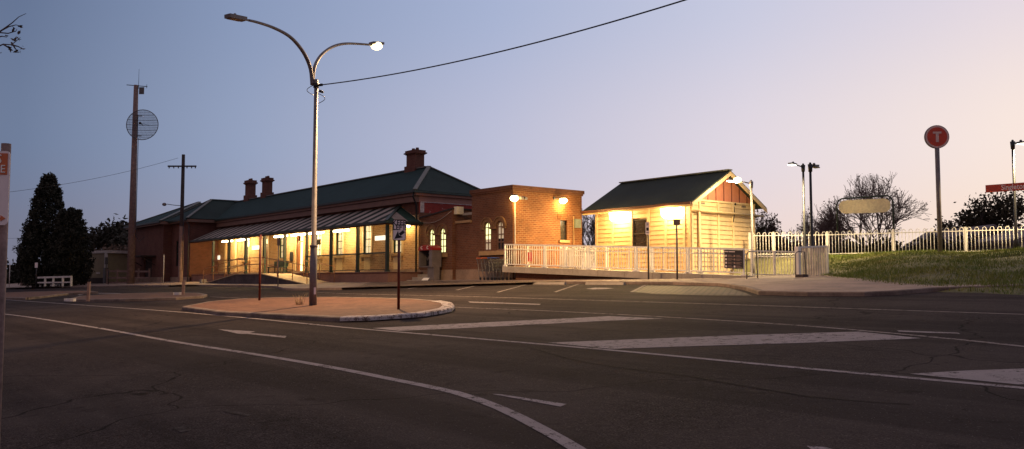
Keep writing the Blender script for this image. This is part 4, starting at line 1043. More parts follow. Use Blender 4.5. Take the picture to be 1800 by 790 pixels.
hd = MB(); hd.tube([e,e+ldir*.16],.03,8); hd.obox(e+ldir*.42,ldir*.28,side*.12,upv*.05); hd.obox(e+ldir*.20,ldir*.07,side*.08,upv*.045); hd.ball(e+ldir*.45+upv*.07,.045); hd.build('lamp_head', M['galv'], t)
MB().obox(e+ldir*.45-upv*.055,ldir*.2,side*.10,upv*.008).build('lens', M['sign_grey'], t)
e = ra_[-1]; side = rdir.cross(u3).normalized()
MB().tube([e,e+rdir*.1],.03,8).obox(e+rdir*.30+u3*.06,rdir*.24,side*.12,u3*.04).build('lamp_head', M['galv'], t)
MB().ball(e+rdir*.30-u3*.02,.165,(1.2,1.2,.85)).build('lens', M['street_lens'], t)
light('SPOT', e+rdir*.30-u3*.20, 7500, (1,.62,.30), t, .15, spot=165)
cl = at_d(549,150,d0); cl.x, cl.y = b.x, b.y
MB().tube([cl+u3*.05,cl-u3*.08],[.085,.085],10).build('clamp', M['black'], t)
for s_, dz in ((-1,.0),(1,-.25)):
    MB().tube([cl+rtv*s_*.06+u3*(dz+.0)]+[cl+rtv*s_*(.07+.2*math.sin(math.pi*k/7))+u3*(dz-.3*k/7) for k in range(1,8)],.010,5).build('loose_cable', M['black'], t)
MB().tube([cl+rtv*.1-u3*.17,cl+rtv*.22-u3*.22],[.05,.035],6).build('insulator', M['black'], t)
# identification tag on the pole
MB().obox(b+u3*.42+rtv*.075-fwv*.105,rtv*.03,fwv*.004,u3*.10).build('tag', M['sign_white'], t)
# overhead cable from the street lamp
c0 = cl+rtv*.09; cE = at_d(1420,-70,15)
m_ = MB(); pts = []
for k in range(31):
    s = k/24; p = c0.lerp(cE,s); p.z -= .62*4*s*(1-s)*.5 if s <= 1 else -0.62*2*(s-1)*.5*2
    pts.append(p)
m_.tube(pts,.017,5); m_.tube([pts[0],pts[0].lerp(pts[1],.25)],.04,6)
m_.build('overhead_cable', M['black'], label='black overhead cable rising from the street lamp to the upper right', cat='cable')

# radio tower pole with grid dish
b = G(229.5,499,.1); d1 = b.x*FW[0]+b.y*FW[1]
t = T('radio_mast','tall tapering timber mast with round grid dish and whip aerial','mast',b)
tz = at_d(236,150,d1).z; top = Vector((b.x,b.y,tz))
MB().tube([b,top],[.30,.17],14).build('pole', M['timber_pole'], t)
dc = at_d(252,221,d1-.2); rad = 29*d1/F*.93
nrm = (-fwv*.93+rtv*.1+u3*.05).normalized(); u = nrm.cross(u3).normalized(); w = u.cross(nrm)
m_ = MB()
m_.tube([dc+(u*math.cos(a)+w*math.sin(a))*rad+nrm*.25 for a in [2*math.pi*k/32 for k in range(33)]],.03,5,False)
for k in range(-11,12):
    x = k/12; hh = math.sqrt(max(0,1-x*x))
    for ax_, bx_, rr_ in ((u,w,.007),(w,u,.009 if k % 4 else .022)):
        if ax_ is w and k % 2: continue
        m_.tube([dc+ax_*x*rad+bx_*(hh*rad*q)+nrm*.25*(x*x+(hh*q)**2) for q in (-1,-.5,0,.5,1)],rr_,3,False)
m_.build('dish', M['galv_dark'], t)
mm = NT('dish_mesh'); tr_ = mm.n('ShaderNodeBsdfTransparent'); mx_ = mm.n('ShaderNodeMixShader'); mx_.inputs[0].default_value = .30
mm.base((.16,.15,.16)); mm.l(tr_.outputs[0], mx_.inputs[1]); mm.l(mm.b.outputs[0], mx_.inputs[2]); mm.l(mx_.outputs[0], mm.out.inputs[0])
m_ = MB(); vs = [dc]
for i in range(1,6):
    for k in range(28): q = rad*i/5; a = 2*math.pi*k/28; vs.append(dc+(u*math.cos(a)+w*math.sin(a))*q+nrm*(.25*(i/5)**2-.01))
fs = [(0,1+k,1+(k+1) % 28) for k in range(28)]+[(1+i*28+k,1+(i+1)*28+k,1+(i+1)*28+(k+1) % 28,1+i*28+(k+1) % 28) for i in range(4) for k in range(28)]
m_.add(vs,fs,True).build('dish_screen', mm.m, t)
MB().tube([dc+nrm*.1,dc+nrm*.8],.03,6).tube([dc+u*.5+nrm*.1,dc+nrm*.75],.015,5).tube([dc-u*.5+nrm*.1,dc+nrm*.75],.015,5).ball(dc+nrm*.82,.1).build('feed', M['black'], t)
pc = Vector((b.x,b.y,dc.z)); MB().bar(pc+u3*.9+rtv*.2,pc-u3*.9+rtv*.2,.07,.07).bar(pc+u3*.8,pc+u3*.8+rtv*.55,.06,.06).bar(pc-u3*.8,pc-u3*.8+rtv*.55,.06,.06).build('dish_mount', M['galv_dark'], t)
MB().tube([top-u3*.3+rtv*.2,top+u3*1.3+rtv*.2],[.02,.01],5).bar(top-rtv*.75+u3*.02,top+rtv*.9-u3*.12,.05,.05).bar(top+rtv*.85-u3*.25,top+rtv*.85+u3*.05,.03,.03).build('aerial', M['black'], t)
MB().obox(top+rtv*.45-u3*.45,rtv*.2,fwv*.02,u3*.28).build('panel_aerial', M['galv_dark'], t)
MB().tube([Vector((b.x,b.y,0))+rtv*.31-fwv*.05+u3*(dc.z-1),Vector((b.x,b.y,0))+rtv*.33-fwv*.05+u3*5.0,Vector((b.x,b.y,0))+rtv*.6+u3*4.55,Vector((b.x,b.y,0))+rtv*1.0+u3*4.9],.025,5).build('cable', M['black'], t)

# timber power pole with crossarm and small street light
b = G(317,496.5,.1); d2 = b.x*FW[0]+b.y*FW[1]
t = T('power_pole','dark timber power pole with crossarm and small unlit street light','power pole',b)
tz = at_d(315,272,d2).z
MB().tube([b,Vector((b.x,b.y,tz))],[.17,.12],10).build('pole', M['timber_dark'], t)
MB().tube([b,b+u3*4.2],[.176,.168],10,False).build('pole_sleeve', M['timber_pole'], t)
az = at_d(315,293,d2).z; c = Vector((b.x,b.y,az))-fwv*.15
MB().bar(c-rtv*1.1,c+rtv*1.05,.09,.11).build('crossarm', M['timber_dark'], t)
for k in (-1.0,-.65,-.3,.35,.7,.98): MB().tube([c+rtv*k-u3*.16,c+rtv*k+u3*.06],[.05,.03],6).build('insulator', M['galv_dark'], t)
lz = at_d(315,361,d2).z; c = Vector((b.x,b.y,lz))
MB().tube([c-u3*.05,c-rtv*.6+u3*.0,c-rtv*1.15+u3*.08],.025,6).tube([c+u3*.3,c-rtv*.02+u3*.75],.03,6).build('lamp_arm', M['galv_dark'], t)
MB().ball(c-rtv*1.35+u3*.06,.16,(1.3,1,.8)).build('lamp_head', M['galv'], t)
MB().tube([Vector((b.x,b.y,0))+rtv*.16-fwv*.1+u3*lz,Vector((b.x,b.y,0))+rtv*.16-fwv*.1+u3*2.2],.02,5).build('cable', M['black'], t)
s0_ = at_d(313,278,d2); e0 = at_d(-140,352,48)
pts = [s0_.lerp(e0,k/16)-u3*.5*4*(k/16)*(1-k/16) for k in range(17)]
MB().tube(pts,.014,4).build('overhead_cable', M['black'], label='thin dark cable running from the power pole to the far left', cat='cable')
s0_ = hz(-80,412,95,6.3); e0 = hz(95,411,105,6.9)
MB().tube([s0_.lerp(e0,k/8)-u3*.3*4*(k/8)*(1-k/8) for k in range(9)],.015,4).build('overhead_cable', M['black'], label='faint low cable at the far left behind the tall cypress', cat='cable')

# keep left sign
b = G(700.5,544,.11); d3 = b.x*FW[0]+b.y*FW[1]
t = T('keep_left_sign','white keep left sign with black arrow on a maroon post on the island','road sign',b)
pz1 = at_d(703,387,d3).z; MB().tube([b,Vector((b.x,b.y,pz1-.02))],.036,10).build('post', M['post_red'], t)
fn = -(fwv*.985+rtv*-.17).normalized(); ru = u3.cross(fn).normalized()      # sign faces the street
c = Vector((b.x,b.y,0))+fn*.05; z0, z1 = at_d(701,423.5,d3).z, at_d(703,386.5,d3).z; hw = 11.8*d3/F; c.z = (z0+z1)/2; hh = (z1-z0)/2
def rr_outline(c, ru, uu, hw, hh, r, n=5):
    out = []
    for cx, cy, a0 in ((hw-r,hh-r,0),(-hw+r,hh-r,90),(-hw+r,-hh+r,180),(hw-r,-hh+r,270)):
        for k in range(n+1): a = R(a0+90*k/n); out.append(c+ru*(cx+r*math.cos(a))+uu*(cy+r*math.sin(a)))
    return out
MB().prism(rr_outline(c,ru,u3,hw,hh,.05),fn*.006).build('border', M['oxblood'], t)
MB().prism(rr_outline(c+fn*.006,ru,u3,hw-.018,hh-.018,.04),fn*.003).build('plate', M['sign_white'], t)
m_ = MB(); f2 = c+fn*.011
text_mb(m_,'KEEP',.20,f2+u3*hh*.66,ru,u3,.003,xs=.80,bold=.004); m_.build('lettering', M['black'], t); m_ = MB(); text_mb(m_,'LEFT',.20,f2+u3*hh*.24,ru,u3,.003,xs=.80,bold=.004)
m_.build('lettering', M['black'], t)
a_, bb_ = f2+ru*hw*.70+u3*hh*-.12, f2-ru*hw*.72-u3*hh*.84
dv = (bb_-a_).normalized(); nv = fn.cross(dv).normalized(); m_ = MB()
m_.prism([a_-nv*.038,a_+nv*.038,bb_-dv*.17+nv*.038,bb_-dv*.17-nv*.038],fn*.003); m_.prism([bb_-dv*.20-nv*.105,bb_-dv*.15+nv*.0,bb_-dv*.20+nv*.105,bb_],fn*.0035)
m_.build('arrow', M['black'], t)
# other thin posts
def thin_post(x, y0, y1, mat, name, lab, cat, r=.03, off=.1, plate=None):
    b = G(x, y0, off); d = b.x*FW[0]+b.y*FW[1]; zt_ = at_d(x, y1, d).z
    t = T(name, lab, cat, b); MB().tube([b,Vector((b.x,b.y,zt_))],r,8).build('post', M[mat], t)
    if plate:
        w_, h_, m2 = plate; hw = w_/2*d/F; hh = h_/2*d/F; c = Vector((b.x,b.y,zt_-hh))-fwv*.04
        MB().prism(rr_outline(c,rtv,u3,hw,hh,min(hw,hh)*.25),-fwv*.006).build('plate', M[m2], t)
    return t, d, zt_
thin_post(456,528.5,413,'post_red','sign_post','maroon sign post seen edge on at the back of the island','sign post',.042,.11)
t, d, zt_ = thin_post(488.5,504.5,418,'galv','sign_post','grey parking sign post in front of the access ramp landing','sign post',.03,.1,(4.5,14,'kerb'))
def post_at(x, y0, y1, d, base, mat, name, lab, r=.03):
    p = hz(x, y0, d, base); z1 = at_d(x, y1, d).z
    t = T(name, lab, 'sign post', p); MB().tube([p,Vector((p.x,p.y,z1))],r,8).build('post', M[mat], t); return t, p, z1
t, p, z1 = post_at(1140,491,390,33.6,pz(24.1),'galv_dark','parking_sign','grey post with small white parking sign before the shed window',.034)
c = Vector((p.x,p.y,at_d(1137,402,33.6).z))-rtv*.03-fwv*.045
MB().prism(rr_outline(c,rtv,u3,.075,.24,.02),-fwv*.005).build('plate', M['sign_white'], t)
m_ = MB(); text_mb(m_,'P',.15,c-fwv*.007+u3*.14,rtv,u3,.002); m_.build('lettering', M['black'], t); m_ = MB(); m_.prism(rr_outline(c-fwv*.006-u3*.03,rtv,u3,.045,.06,.01),-fwv*.002); m_.build('symbol', M['black'], t); MB().prism(rr_outline(c-fwv*.006-u3*.16,rtv,u3,.045,.012,.004),-fwv*.002).build('underline', M['black'], t)
t, p, z1 = post_at(1190.5,492,386,32.4,pz(24.1),'galv_dark','parking_sign','grey post with small grey sign seen against the glowing shed light',.034)
c = Vector((p.x,p.y,at_d(1188,391,32.4).z))-fwv*.045
MB().prism(rr_outline(c,rtv,u3,.13,.11,.015),-fwv*.005).build('plate', M['sign_grey'], t)
m_ = MB()
for k in range(3): m_.prism(rr_outline(c-fwv*.006+u3*(.05-.045*k),rtv,u3,.08-.02*(k % 2),.009,.003),-fwv*.002)
m_.build('print', M['kerb'], t)
for x, y0, y1, lab in ((154.5,530,496,'leaning timber post at the left end of the narrow island'),(321.5,519.5,493,'timber post near the right end of the narrow island')):
    b = G(x,y0,.1); d = b.x*FW[0]+b.y*FW[1]; h_ = (y0-y1)*d/F
    MB().prism([b+rtv*s*.05+fwv*q*.05 for s,q in ((-1,-1),(1,-1),(1,1),(-1,1))],Vector((.03,.02,h_))).build('timber_post', M['timber_pole'], label=lab, cat='post', group='timber posts on the narrow island')
for (x,y,lab) in ((123,530,'white painted block on the left tip of the narrow island'),(314,519,'small white block beside the right timber post')):
    b = G(x,y,.1); MB().prism([b+rtv*s*.2+fwv*q*.12 for s,q in ((-1,-1),(1,-1),(1,1),(-1,1))],u3*.12).build('marker_block', M['white_dirty'], label=lab, cat='block')
thin_post(190,501,476,'black','slim_post','short dark post between the white barrier and the mast','post',.03)
thin_post(231,0+500.5,0+449,'white_dirty','slim_post','x','post',.03) if False else None
t_, d_, z_ = thin_post(287,500.5,448,'white_dirty','slim_post','pale slim post before the dark station door','post',.025)
thin_post(16,505,463,'white_dirty','slim_post','pale slim post at the far left by the near sign pole','post',.03)
thin_post(63,506,462,'galv_dark','meter_post','thin post with a small pale box beside the tall cypress','post',.03,.1,(5,9,'sign_white'))

# near left pole with bus zone sign
p = at_d(-2,600,5.2); p.z = gz(p.y)+.03
t = T('bus_zone_sign','pale bus zone sign with orange panel on the pole at the left edge','road sign',p)
zt_ = at_d(-2,253,5.2).z; MB().tube([p,Vector((p.x,p.y,zt_))],.027,12).build('post', M['timber_pole'], t)
hw = .113; c = Vector((p.x,p.y,0))-fwv*.05; edge = at_d(16.5,330,5.15); z0, z1 = at_d(10,396,5.15).z, at_d(10,266,5.15).z
c = Vector((edge.x,edge.y,(z0+z1)/2))-rtv*hw; hh = (z1-z0)/2
MB().prism(rr_outline(c,rtv,u3,hw,hh,.025),-fwv*.004).build('plate', M['sign_white'], t)
oc = c+u3*(hh-.016-.062)-fwv*.005; MB().prism(rr_outline(oc,rtv,u3,hw-.013,.064,.004),-fwv*.002).build('panel', M['sign_orange'], t)
m_ = MB(); text_mb(m_,'BUS',.078,oc+u3*.028-fwv*.004,rtv,u3,.002); m_.build('lettering', M['white'], t); m_ = MB(); text_mb(m_,'ZONE',.066,oc-u3*.032-fwv*.004,rtv,u3,.002); m_.build('lettering', M['white'], t)
ac = c-u3*(hh-.04)-fwv*.005; m_ = MB().prism([ac+rtv*.10,ac+rtv*.07+u3*.018,ac+rtv*.07-u3*.018],-fwv*.002); m_.prism([ac-rtv*.08+u3*.005,ac-rtv*.08-u3*.005,ac+rtv*.072-u3*.005,ac+rtv*.072+u3*.005],-fwv*.002); m_.build('arrow', M['sign_orange'], t)

# T totem, station lamps, name boards
b = hz(1653,446,33.5,2.5); t = T('totem_sign','tall post with round orange T sign on the grassy bank','sign',b)
zc_ = at_d(1646,241,33.5).z; MB().tube([b,Vector((b.x,b.y,zc_-.44))],.085,12).build('post', M['galv'], t)
nrm = (-fwv*.96+Vector((.1,-.25,0))).normalized(); c = Vector((b.x,b.y,zc_))
MB().disc(c-nrm*.05,nrm,.455,.09,40).build('rim', M['galv'], t)
MB().disc(c+nrm*.041,nrm,.435,.006,40).build('ring', M['pink_ring'], t)
MB().disc(c+nrm*.048,nrm,.37,.005,40).build('face', M['board_red'], t)
ru = u3.cross(nrm).normalized(); f2 = c+nrm*.056
MB().prism([f2+ru*x+u3*y for x,y in ((-.055,-.21),(.055,-.21),(.055,.12),(.16,.12),(.16,.20),(-.16,.20),(-.16,.12),(-.055,.12))],nrm*.004).build('letter', M['pink_ring'], t)
def plat_lamp(x, ytop, ybase, d, zbase, dirs, lab, lit=True, power=0, pale=False, armlen=.42, sc=1.):
    b = hz(x, ybase, d, zbase); zt_ = at_d(x, ytop, d).z; mp_ = M['galv'] if pale else M['black']
    t = T('platform_lamp', lab, 'lamp post', b, 'slim station lamp posts')
    MB().tube([b,b+u3*.35,b+u3*.45,Vector((b.x,b.y,zt_))],[.12,.09,.055,.045],10).build('pole', mp_, t)
    MB().tube([Vector((b.x,b.y,zt_-.22)),Vector((b.x,b.y,zt_+.06))],[.07,.09],10).ball((b.x,b.y,zt_+.09),.045).build('collar', mp_, t)
    for dv in dirs:
        dv = Vector(dv).normalized(); a = Vector((b.x,b.y,zt_-.03)); e = a+dv*armlen*sc+u3*.06
        MB().tube([a,e],.028,6).build('arm', mp_, t)
        side = dv.cross(u3).normalized()
        MB().obox(e+dv*.18*sc+u3*.0,dv*.2*sc+u3*.012,side*.11,u3*.035).ball(e+dv*.12+u3*.06,.05).build('lamp_head', M['galv_dark'], t)
        MB().obox(e+dv*.24*sc-u3*.045,dv*.22*sc-u3*.01,side*.10,u3*.018).build('lens', M['plat_lens' if lit else 'galv'], t)
        if power: light('SPOT' if not pale else 'POINT', e+dv*.25-u3*.12, power*(1.3 if not pale else 1), (1,.76,.40), t, .12, spot=None if pale else 140)
    return t
plat_lamp(1428.5,292,487,31.8,1.5,[rtv+fwv*.9],'dark lamp post on the path beside the white gate',False,0,armlen=.2,sc=.8)
plat_lamp(1415.5,293,470,36.5,2.2,[-rtv-fwv*.9],'dark lamp post just behind the fence, left of the gate lamp',True,2400,armlen=.8,sc=.85)
plat_lamp(1323,322,470,37.2,1.8,[-rtv*1+u3*.1-fwv*.1],'pale lamp post with bright head at the shed gable',True,480,True,armlen=.6)
plat_lamp(1787,252,440,32.6,2.62,[rtv+fwv*.1],'dark lamp post behind the red name board at the right edge',True,1700,armlen=.3,sc=.7)
p = at_d(1296,317,37.0); tt = [o for o in bpy.data.objects if o.get('label','').startswith('pale lamp post')][0]
MB().ball(p,.15,(1.3,1,.9)).build('lamp_globe', M['street_lens'], tt)
# oval blank board in hoop frame
dO = 39.5; t = T('hoop_frame_board','blank pale yellow rounded board in a green hoop frame beyond the fence','sign',hz(1518,450,dO,2.6))
z0, z1 = at_d(1518,374.5,dO).z, at_d(1518,351,dO).z
o0 = hz(1471,360,dO,0); o1 = hz(1570,360,dO-1.2,0); ud = (o1-o0).normalized(); nb_ = Vector((ud.y,-ud.x,0)); L = (o1-o0).length
pts = [o0+u3*2.6,o0+u3*(z1-.25)]+[o0+ud*(.3-.3*math.cos(R(a)))+u3*(z1-.25+.28*math.sin(R(a))) for a in (20,45,70,90)]+[o1-ud*(.3-.3*math.cos(R(a)))+u3*(z1-.25+.32*math.sin(R(a))) for a in (90,70,45,20)]+[o1+u3*(z1-.25),o1+u3*2.6]
MB().tube(pts,.036,8).build('frame', M['green_paint'], t)
cc = (o0+o1)/2+u3*((z0+z1)/2-.06); MB().prism(rr_outline(cc-nb_*-.04,ud,u3,L/2-.10,(z1-z0)/2-.0,(z1-z0)/2-.02,8),nb_*.05).build('board', M['yellow_board'], t)
# station name board
dN = 31.9; a0 = at_d(1733,332.5,dN); a1 = at_d(1925,326,dN-2.4); a1.z = a0.z
ud = (a1-a0).normalized(); nb_ = Vector((ud.y,-ud.x,0)); hh = 6.6*dN/F
if nb_.dot(fwv) > 0: nb_ = -nb_
t = T('station_name_board','red station name board with pale lettering at the right edge','sign',(a0+a1)/2-u3*(a0.z-2.6))
MB().prism([a0-u3*hh,a1-u3*hh,a1+u3*hh,a0+u3*hh],nb_*.04).build('board', M['board_red'], t)
m_ = MB(); text_mb(m_,'Singleton',.27,a0+ud*.52+nb_*.044,ud,u3,.004,'LEFT',xs=.82,bold=.003); m_.build('lettering', M['sign_white'], t)
for f in (.62,.95): c = a0.lerp(a1,f)-nb_*.05; MB().tube([Vector((c.x,c.y,2.5)),c+u3*hh*.8],.04,8).build('post', M['green_paint'], t)

# hoop topped fence along the top of the bank
fx = [(1318,39.6),(1360,39.3),(1455,38.8),(1571,37.2),(1698,35.6),(1850,34.2),(2050,33),(2300,32)]
def bank_top_z(x, y): 
    return 2.60
FP = [hz(x,440,d,2.58) for x,d in fx]
fe = T('hoop_top_fence','long white hoop topped metal fence along the top of the grassy bank','fence',FP[3])
for i, (a, b_) in enumerate(zip(FP[:-1],FP[1:])):
    L = (b_-a).length; n = max(1,round(L/2.9))
    for q in range(n):
        p, r_ = a.lerp(b_,q/n), a.lerp(b_,(q+1)/n); m_ = MB()
        m_.bar(p+u3*.10,r_+u3*.10,.035,.035).bar(p+u3*.94,r_+u3*.94,.035,.035)
        k = 2*max(1,int((r_-p).length/.26)); dl = (r_-p)/k
        for j in range(k):
            c = p+dl*(j+.5); m_.tube([c+u3*.02,c+u3*1.0],.0125,5)
            if j % 2 == 0:
                m_.tube([c+dl*(.5-.5*math.cos(R(w_)))+u3*(1.0+.085*math.sin(R(w_))) for w_ in (0,30,60,90,120,150,180)],.0125,5,False)
        m_.build('fence_panel', M['white'], fe)
        MB().bar(p-u3*.1,p+u3*1.1,.07,.07).build('fence_post', M['white'], fe)

# left background: barrier, shed, fences
ba, bb2 = hz(66,504,66,1.04), hz(126,503,65,1.05)
t = T('white_barrier','low white two rail timber barrier under the tall cypress','barrier',ba.lerp(bb2,.5))
db_ = ba.x*FW[0]+ba.y*FW[1]; hb = 17*db_/F
MB().bar(ba+u3*hb*.9,bb2+u3*hb*.98,.08,.13).bar(ba+u3*hb*.38,bb2+u3*hb*.42,.06,.10).build('rail', M['white_dirty'], t)
for f in (.22,.46,.74,.985): c = ba.lerp(bb2,f); MB().bar(c,c+u3*hb*1.0,.13,.13).build('post', M['white_dirty'], t)
def shed_left():
    d = 78; a = hz(128,484,d,1.2); b_ = hz(186.5,484,d-3,1.2); zt_ = at_d(160,446,d).z; u_ = (b_-a).normalized(); n_ = Vector((u_.y,-u_.x,0)); 
    if n_.dot(fwv) > 0: n_ = -n_
    t = T('tin_shed','small cream tin shed with pale frame beyond the cypress','shed',a.lerp(b_,.5))
    MB().prism([a,b_,b_+u3*(zt_-1.2),a+u3*(zt_-1.2)],-n_*4).build('wall', M['tin'], t)
    m_ = MB(); 
    for k in range(1,14): z = 1.2+(zt_-1.2)*k/14; m_.prism([a+u3*(z-1.2),b_+u3*(z-1.2),b_+u3*(z-1.18),a+u3*(z-1.18)],n_*.02)
    m_.build('rib', M['tin'], t)
    MB().prism([a+u3*(zt_-1.25)+n_*.1-u_*.2,b_+u3*(zt_-1.25)+n_*.1+u_*.25,b_+u3*(zt_-1.02)+n_*.1+u_*.25,a+u3*(zt_-1.02)+n_*.1-u_*.2],-n_*4.3).build('roof', M['white_dirty'], t)
    MB().bar(b_+n_*.05,b_+n_*.05+u3*(zt_-1.2),.28,.2).build('corner_trim', M['white_dirty'], t)
    MB().prism([a+n_*.06,b_+n_*.06,b_+n_*.06+u3*.5,a+n_*.06+u3*.5],n_*.05).build('base', M['timber_dark'], t)
    c = a.lerp(b_,.78)+u3*.85+n_*.03; MB().prism([c-u_*.3,c+u_*.3,c+u_*.3+u3*.14,c-u_*.3+u3*.14],n_*.03).build('plate', M['white_dirty'], t)
shed_left()
fa1, fb1 = hz(188,500,72,1.25), hz(262,500,70,1.25)
t = T('rail_fence','grey timber rail fence between the tin shed and the station','fence',fa1.lerp(fb1,.5))
MB().bar(fa1+u3*.45,fb1+u3*.45,.07,.14).bar(fa1+u3*1.0,fb1+u3*.95,.07,.14).bar(fa1+u3*.05,fb1+u3*.05,.07,.14).build('rail', M['timber_pole'], t)
for k in range(5): c = fa1.lerp(fb1,k/4); MB().bar(c-u3*.2,c+u3*1.2,.12,.12).build('post', M['timber_pole'], t)
fa1, fb1 = hz(196,495,86,1.25), hz(208,495,86,1.25)
t = T('steel_frame','thin pale steel frame behind the rail fence','frame',fa1.lerp(fb1,.5)); MB().bar(fa1,fa1+u3*3.2,.06,.06).bar(fb1,fb1+u3*3.2,.06,.06).bar(fa1+u3*2.3,fb1+u3*2.3,.06,.06).build('frame', M['galv'], t)
MB().prism([hz(35,500,80,1.0),hz(58,500,80,1.0),hz(58,470,80,2.7),hz(41,470,80,2.6)],fwv*.3).build('paling_fence', M['timber'], label='short weathered paling fence at the left foot of the cypress', cat='fence')
p = hz(186,484,74,1.25); MB().box(p.x-.25,p.x+.25,p.y-.15,p.y+.15,p.z,p.z+1.3).box(p.x-.12,p.x+.12,p.y-.1,p.y+.1,p.z+1.6,p.z+2.2).bar((p.x,p.y,p.z),(p.x,p.y,p.z+1.7),.08,.08).build('meter_box', M['galv_dark'], label='grey box on a stand at the right corner of the tin shed', cat='box')

# ------------------------------------------------------------------ trees
def leaf_cloud(mb, pts, size, rng_):
    for p in pts:
        n_ = Vector(rng_.normal(size=3)).normalized(); u_ = n_.orthogonal().normalized()
        a = rng_.random()*6.28; v_ = n_.cross(u_); u2 = u_*math.cos(a)+v_*math.sin(a); v2 = n_.cross(u2); s = size*(.6+.8*rng_.random())
        b = len(mb.v); p = Vector(p); mb.v += [tuple(p-u2*s),tuple(p+v2*s*.45),tuple(p+u2*s),tuple(p-v2*s*.45)]; mb.f.append((b,b+1,b+2,b+3)); mb.s.append(False)
def cypress(x, d, zb, ztop, halfw, lab, seed, n=15000, low=.05, lean=0., bulge=.28):
    r_ = np.random.default_rng(seed); b = hz(x,500,d,zb); H_ = ztop-zb
    t = T('cypress_tree',lab,'tree',b)
    MB().tube([b-u3*.1,b+u3*H_*.5,b+u3*H_*.93],[.28,.16,.03],8).build('trunk', M['bark'], t)
    pts = []
    def prof(h): return (.60+.40*(h/bulge)**.7 if h < bulge else (1-(h-bulge)/(1-bulge))**.86)
    for k in range(n//36):
        h = low+(1-low)*r_.random()**1.15; a = r_.random()*6.28
        rr_ = halfw*prof(h)*(.70+.30*r_.random())+.03
        out = Vector((math.cos(a),math.sin(a),0)); c = Vector((b.x,b.y,zb+h*H_*.97))+out*rr_
        ax_ = (out*.55+u3).normalized(); ln = .35+.45*r_.random()
        for q in range(36):
            g = r_.normal(size=3); t_ = r_.random(); wd_ = .17*(1-.75*t_)
            pts.append(tuple(c+ax_*(t_*ln)+Vector(g)*wd_))
    m_ = MB(); leaf_cloud(m_,pts,.11,r_); m_.build('crown', M['cypress'], t)
cypress(80,72,1.0,1.5+183*72/F,2.15,'tallest dark pointed cypress left of the mast',3,30000,.03)
cypress(127,70.5,1.0,1.5+121*70.5/F,1.35,'shorter ragged cypress on the right of the cypress clump',4,14000,.03,bulge=.35)
cypress(112,71,1.0,1.5+118*71/F,1.5,'middle cypress joined between the tall and the ragged one',6,12000,.03,bulge=.4)
cypress(62,71.5,1.0,1.5+95*71.5/F,1.1,'small round topped cypress on the left flank of the tallest one',8,8000,.03,bulge=.4)
def branches(mb, p, d, L, r, depth, rg, spread, tips, up=.15, segs=3, minr=.008):
    pts = [p.copy()]; q = p.copy(); dd = d.copy()
    for k in range(segs):
        dd = (dd+Vector(rg.normal(size=3))*.16+u3*up*.3).normalized(); q = q+dd*L/segs; pts.append(q.copy())
    r1 = max(minr, r*.62); mb.tube(pts,[r+(r1-r)*k/segs for k in range(segs+1)],6 if r > .06 else 3,False)
    if depth == 0: tips.append((q.copy(),dd.copy())); return
    for k in range(2+(rg.random() < .75)+(depth > 3 and rg.random() < .4)):
        ang = spread*(.55+.7*rg.random()); ax_ = dd.orthogonal().normalized(); ax_ = Matrix.Rotation(rg.random()*6.28,3,dd) @ ax_
        nd = (Matrix.Rotation(ang,3,ax_) @ dd).normalized()
        o = pts[-1] if k < 2 else pts[-2].lerp(pts[-1],rg.random())
        branches(mb,o,nd,L*(.68+.22*rg.random()),r1,depth-1,rg,spread,tips,up,segs,minr)
def tree(name, x, d, zb, ztop, lab, seed, depth=6, spread=.55, leaves=0, leafmat='leafy', leafsize=.14, trunk=.22, stems=1, cat='tree', clump=.45, group=None, up=.15, minr=.012, width=None, fan=1.):
    rg = np.random.default_rng(seed); b = hz(x,500,d,zb); H_ = ztop-zb; t = T(name,lab,cat,b,group)
    tr_ = MB(); cr = MB(); tips = []
    th_ = H_*.16
    for s_ in range(stems):
        d0_ = (u3+Vector(rg.normal(size=3))*(.1 if stems == 1 else .35)).normalized()
        if d0_.z < .5: d0_ = u3.copy()
        e = b+d0_*th_; tr_.tube([b-u3*.2,b.lerp(e,.5),e],[trunk*1.15,trunk,trunk*.85],8)
        for k in range((6 if fan > 1 else 4) if stems == 1 else 3):
            nd = (d0_+Vector((rg.normal(),rg.normal(),.15)).normalized()*(.45+.5*rg.random())*fan).normalized()
            branches(cr,e-d0_*.1,nd,H_*.235,trunk*.6,depth-1,rg,spread,tips,up,3,minr)
    zmax = max((q.z for q,_ in tips), default=ztop); f = (ztop-zb)/max(.5,(zmax-zb))
    for mb in (tr_, cr): mb.v = [(v[0],v[1],zb+(v[2]-zb)*f if v[2] > zb else v[2]) for v in mb.v]
    g_ = 1.
    if width:
        a_ = np.array([(q.x-b.x)*RT[0]+(q.y-b.y)*RT[1] for q,_ in tips]); g_ = width*d/F/max(.5,np.percentile(a_,97)-np.percentile(a_,3))
        tips = [(Vector((b.x+(q.x-b.x)*g_,b.y+(q.y-b.y)*g_,q.z)),e) for q,e in tips]
        cr.v = [(b.x+(v[0]-b.x)*g_,b.y+(v[1]-b.y)*g_,v[2]) for v in cr.v]; tr_.v = [(b.x+(v[0]-b.x)*min(g_,1.6),b.y+(v[1]-b.y)*min(g_,1.6),v[2]) for v in tr_.v] if False else tr_.v
    tr_.build('trunk', M['bark'], t); cr.build('branches', M['twig'] if name == 'bare_tree' else M['bark'], t)
    if leaves:
        m_ = MB(); pts = []
        for k in range(leaves):
            q,_ = tips[rg.integers(len(tips))]; g = Vector(rg.normal(size=3))*clump; pts.append((q.x+g.x,q.y+g.y,zb+(q.z-zb)*f+g.z*.7))
        leaf_cloud(m_,pts,leafsize,rg); m_.build('crown', M[leafmat], t)
    return t
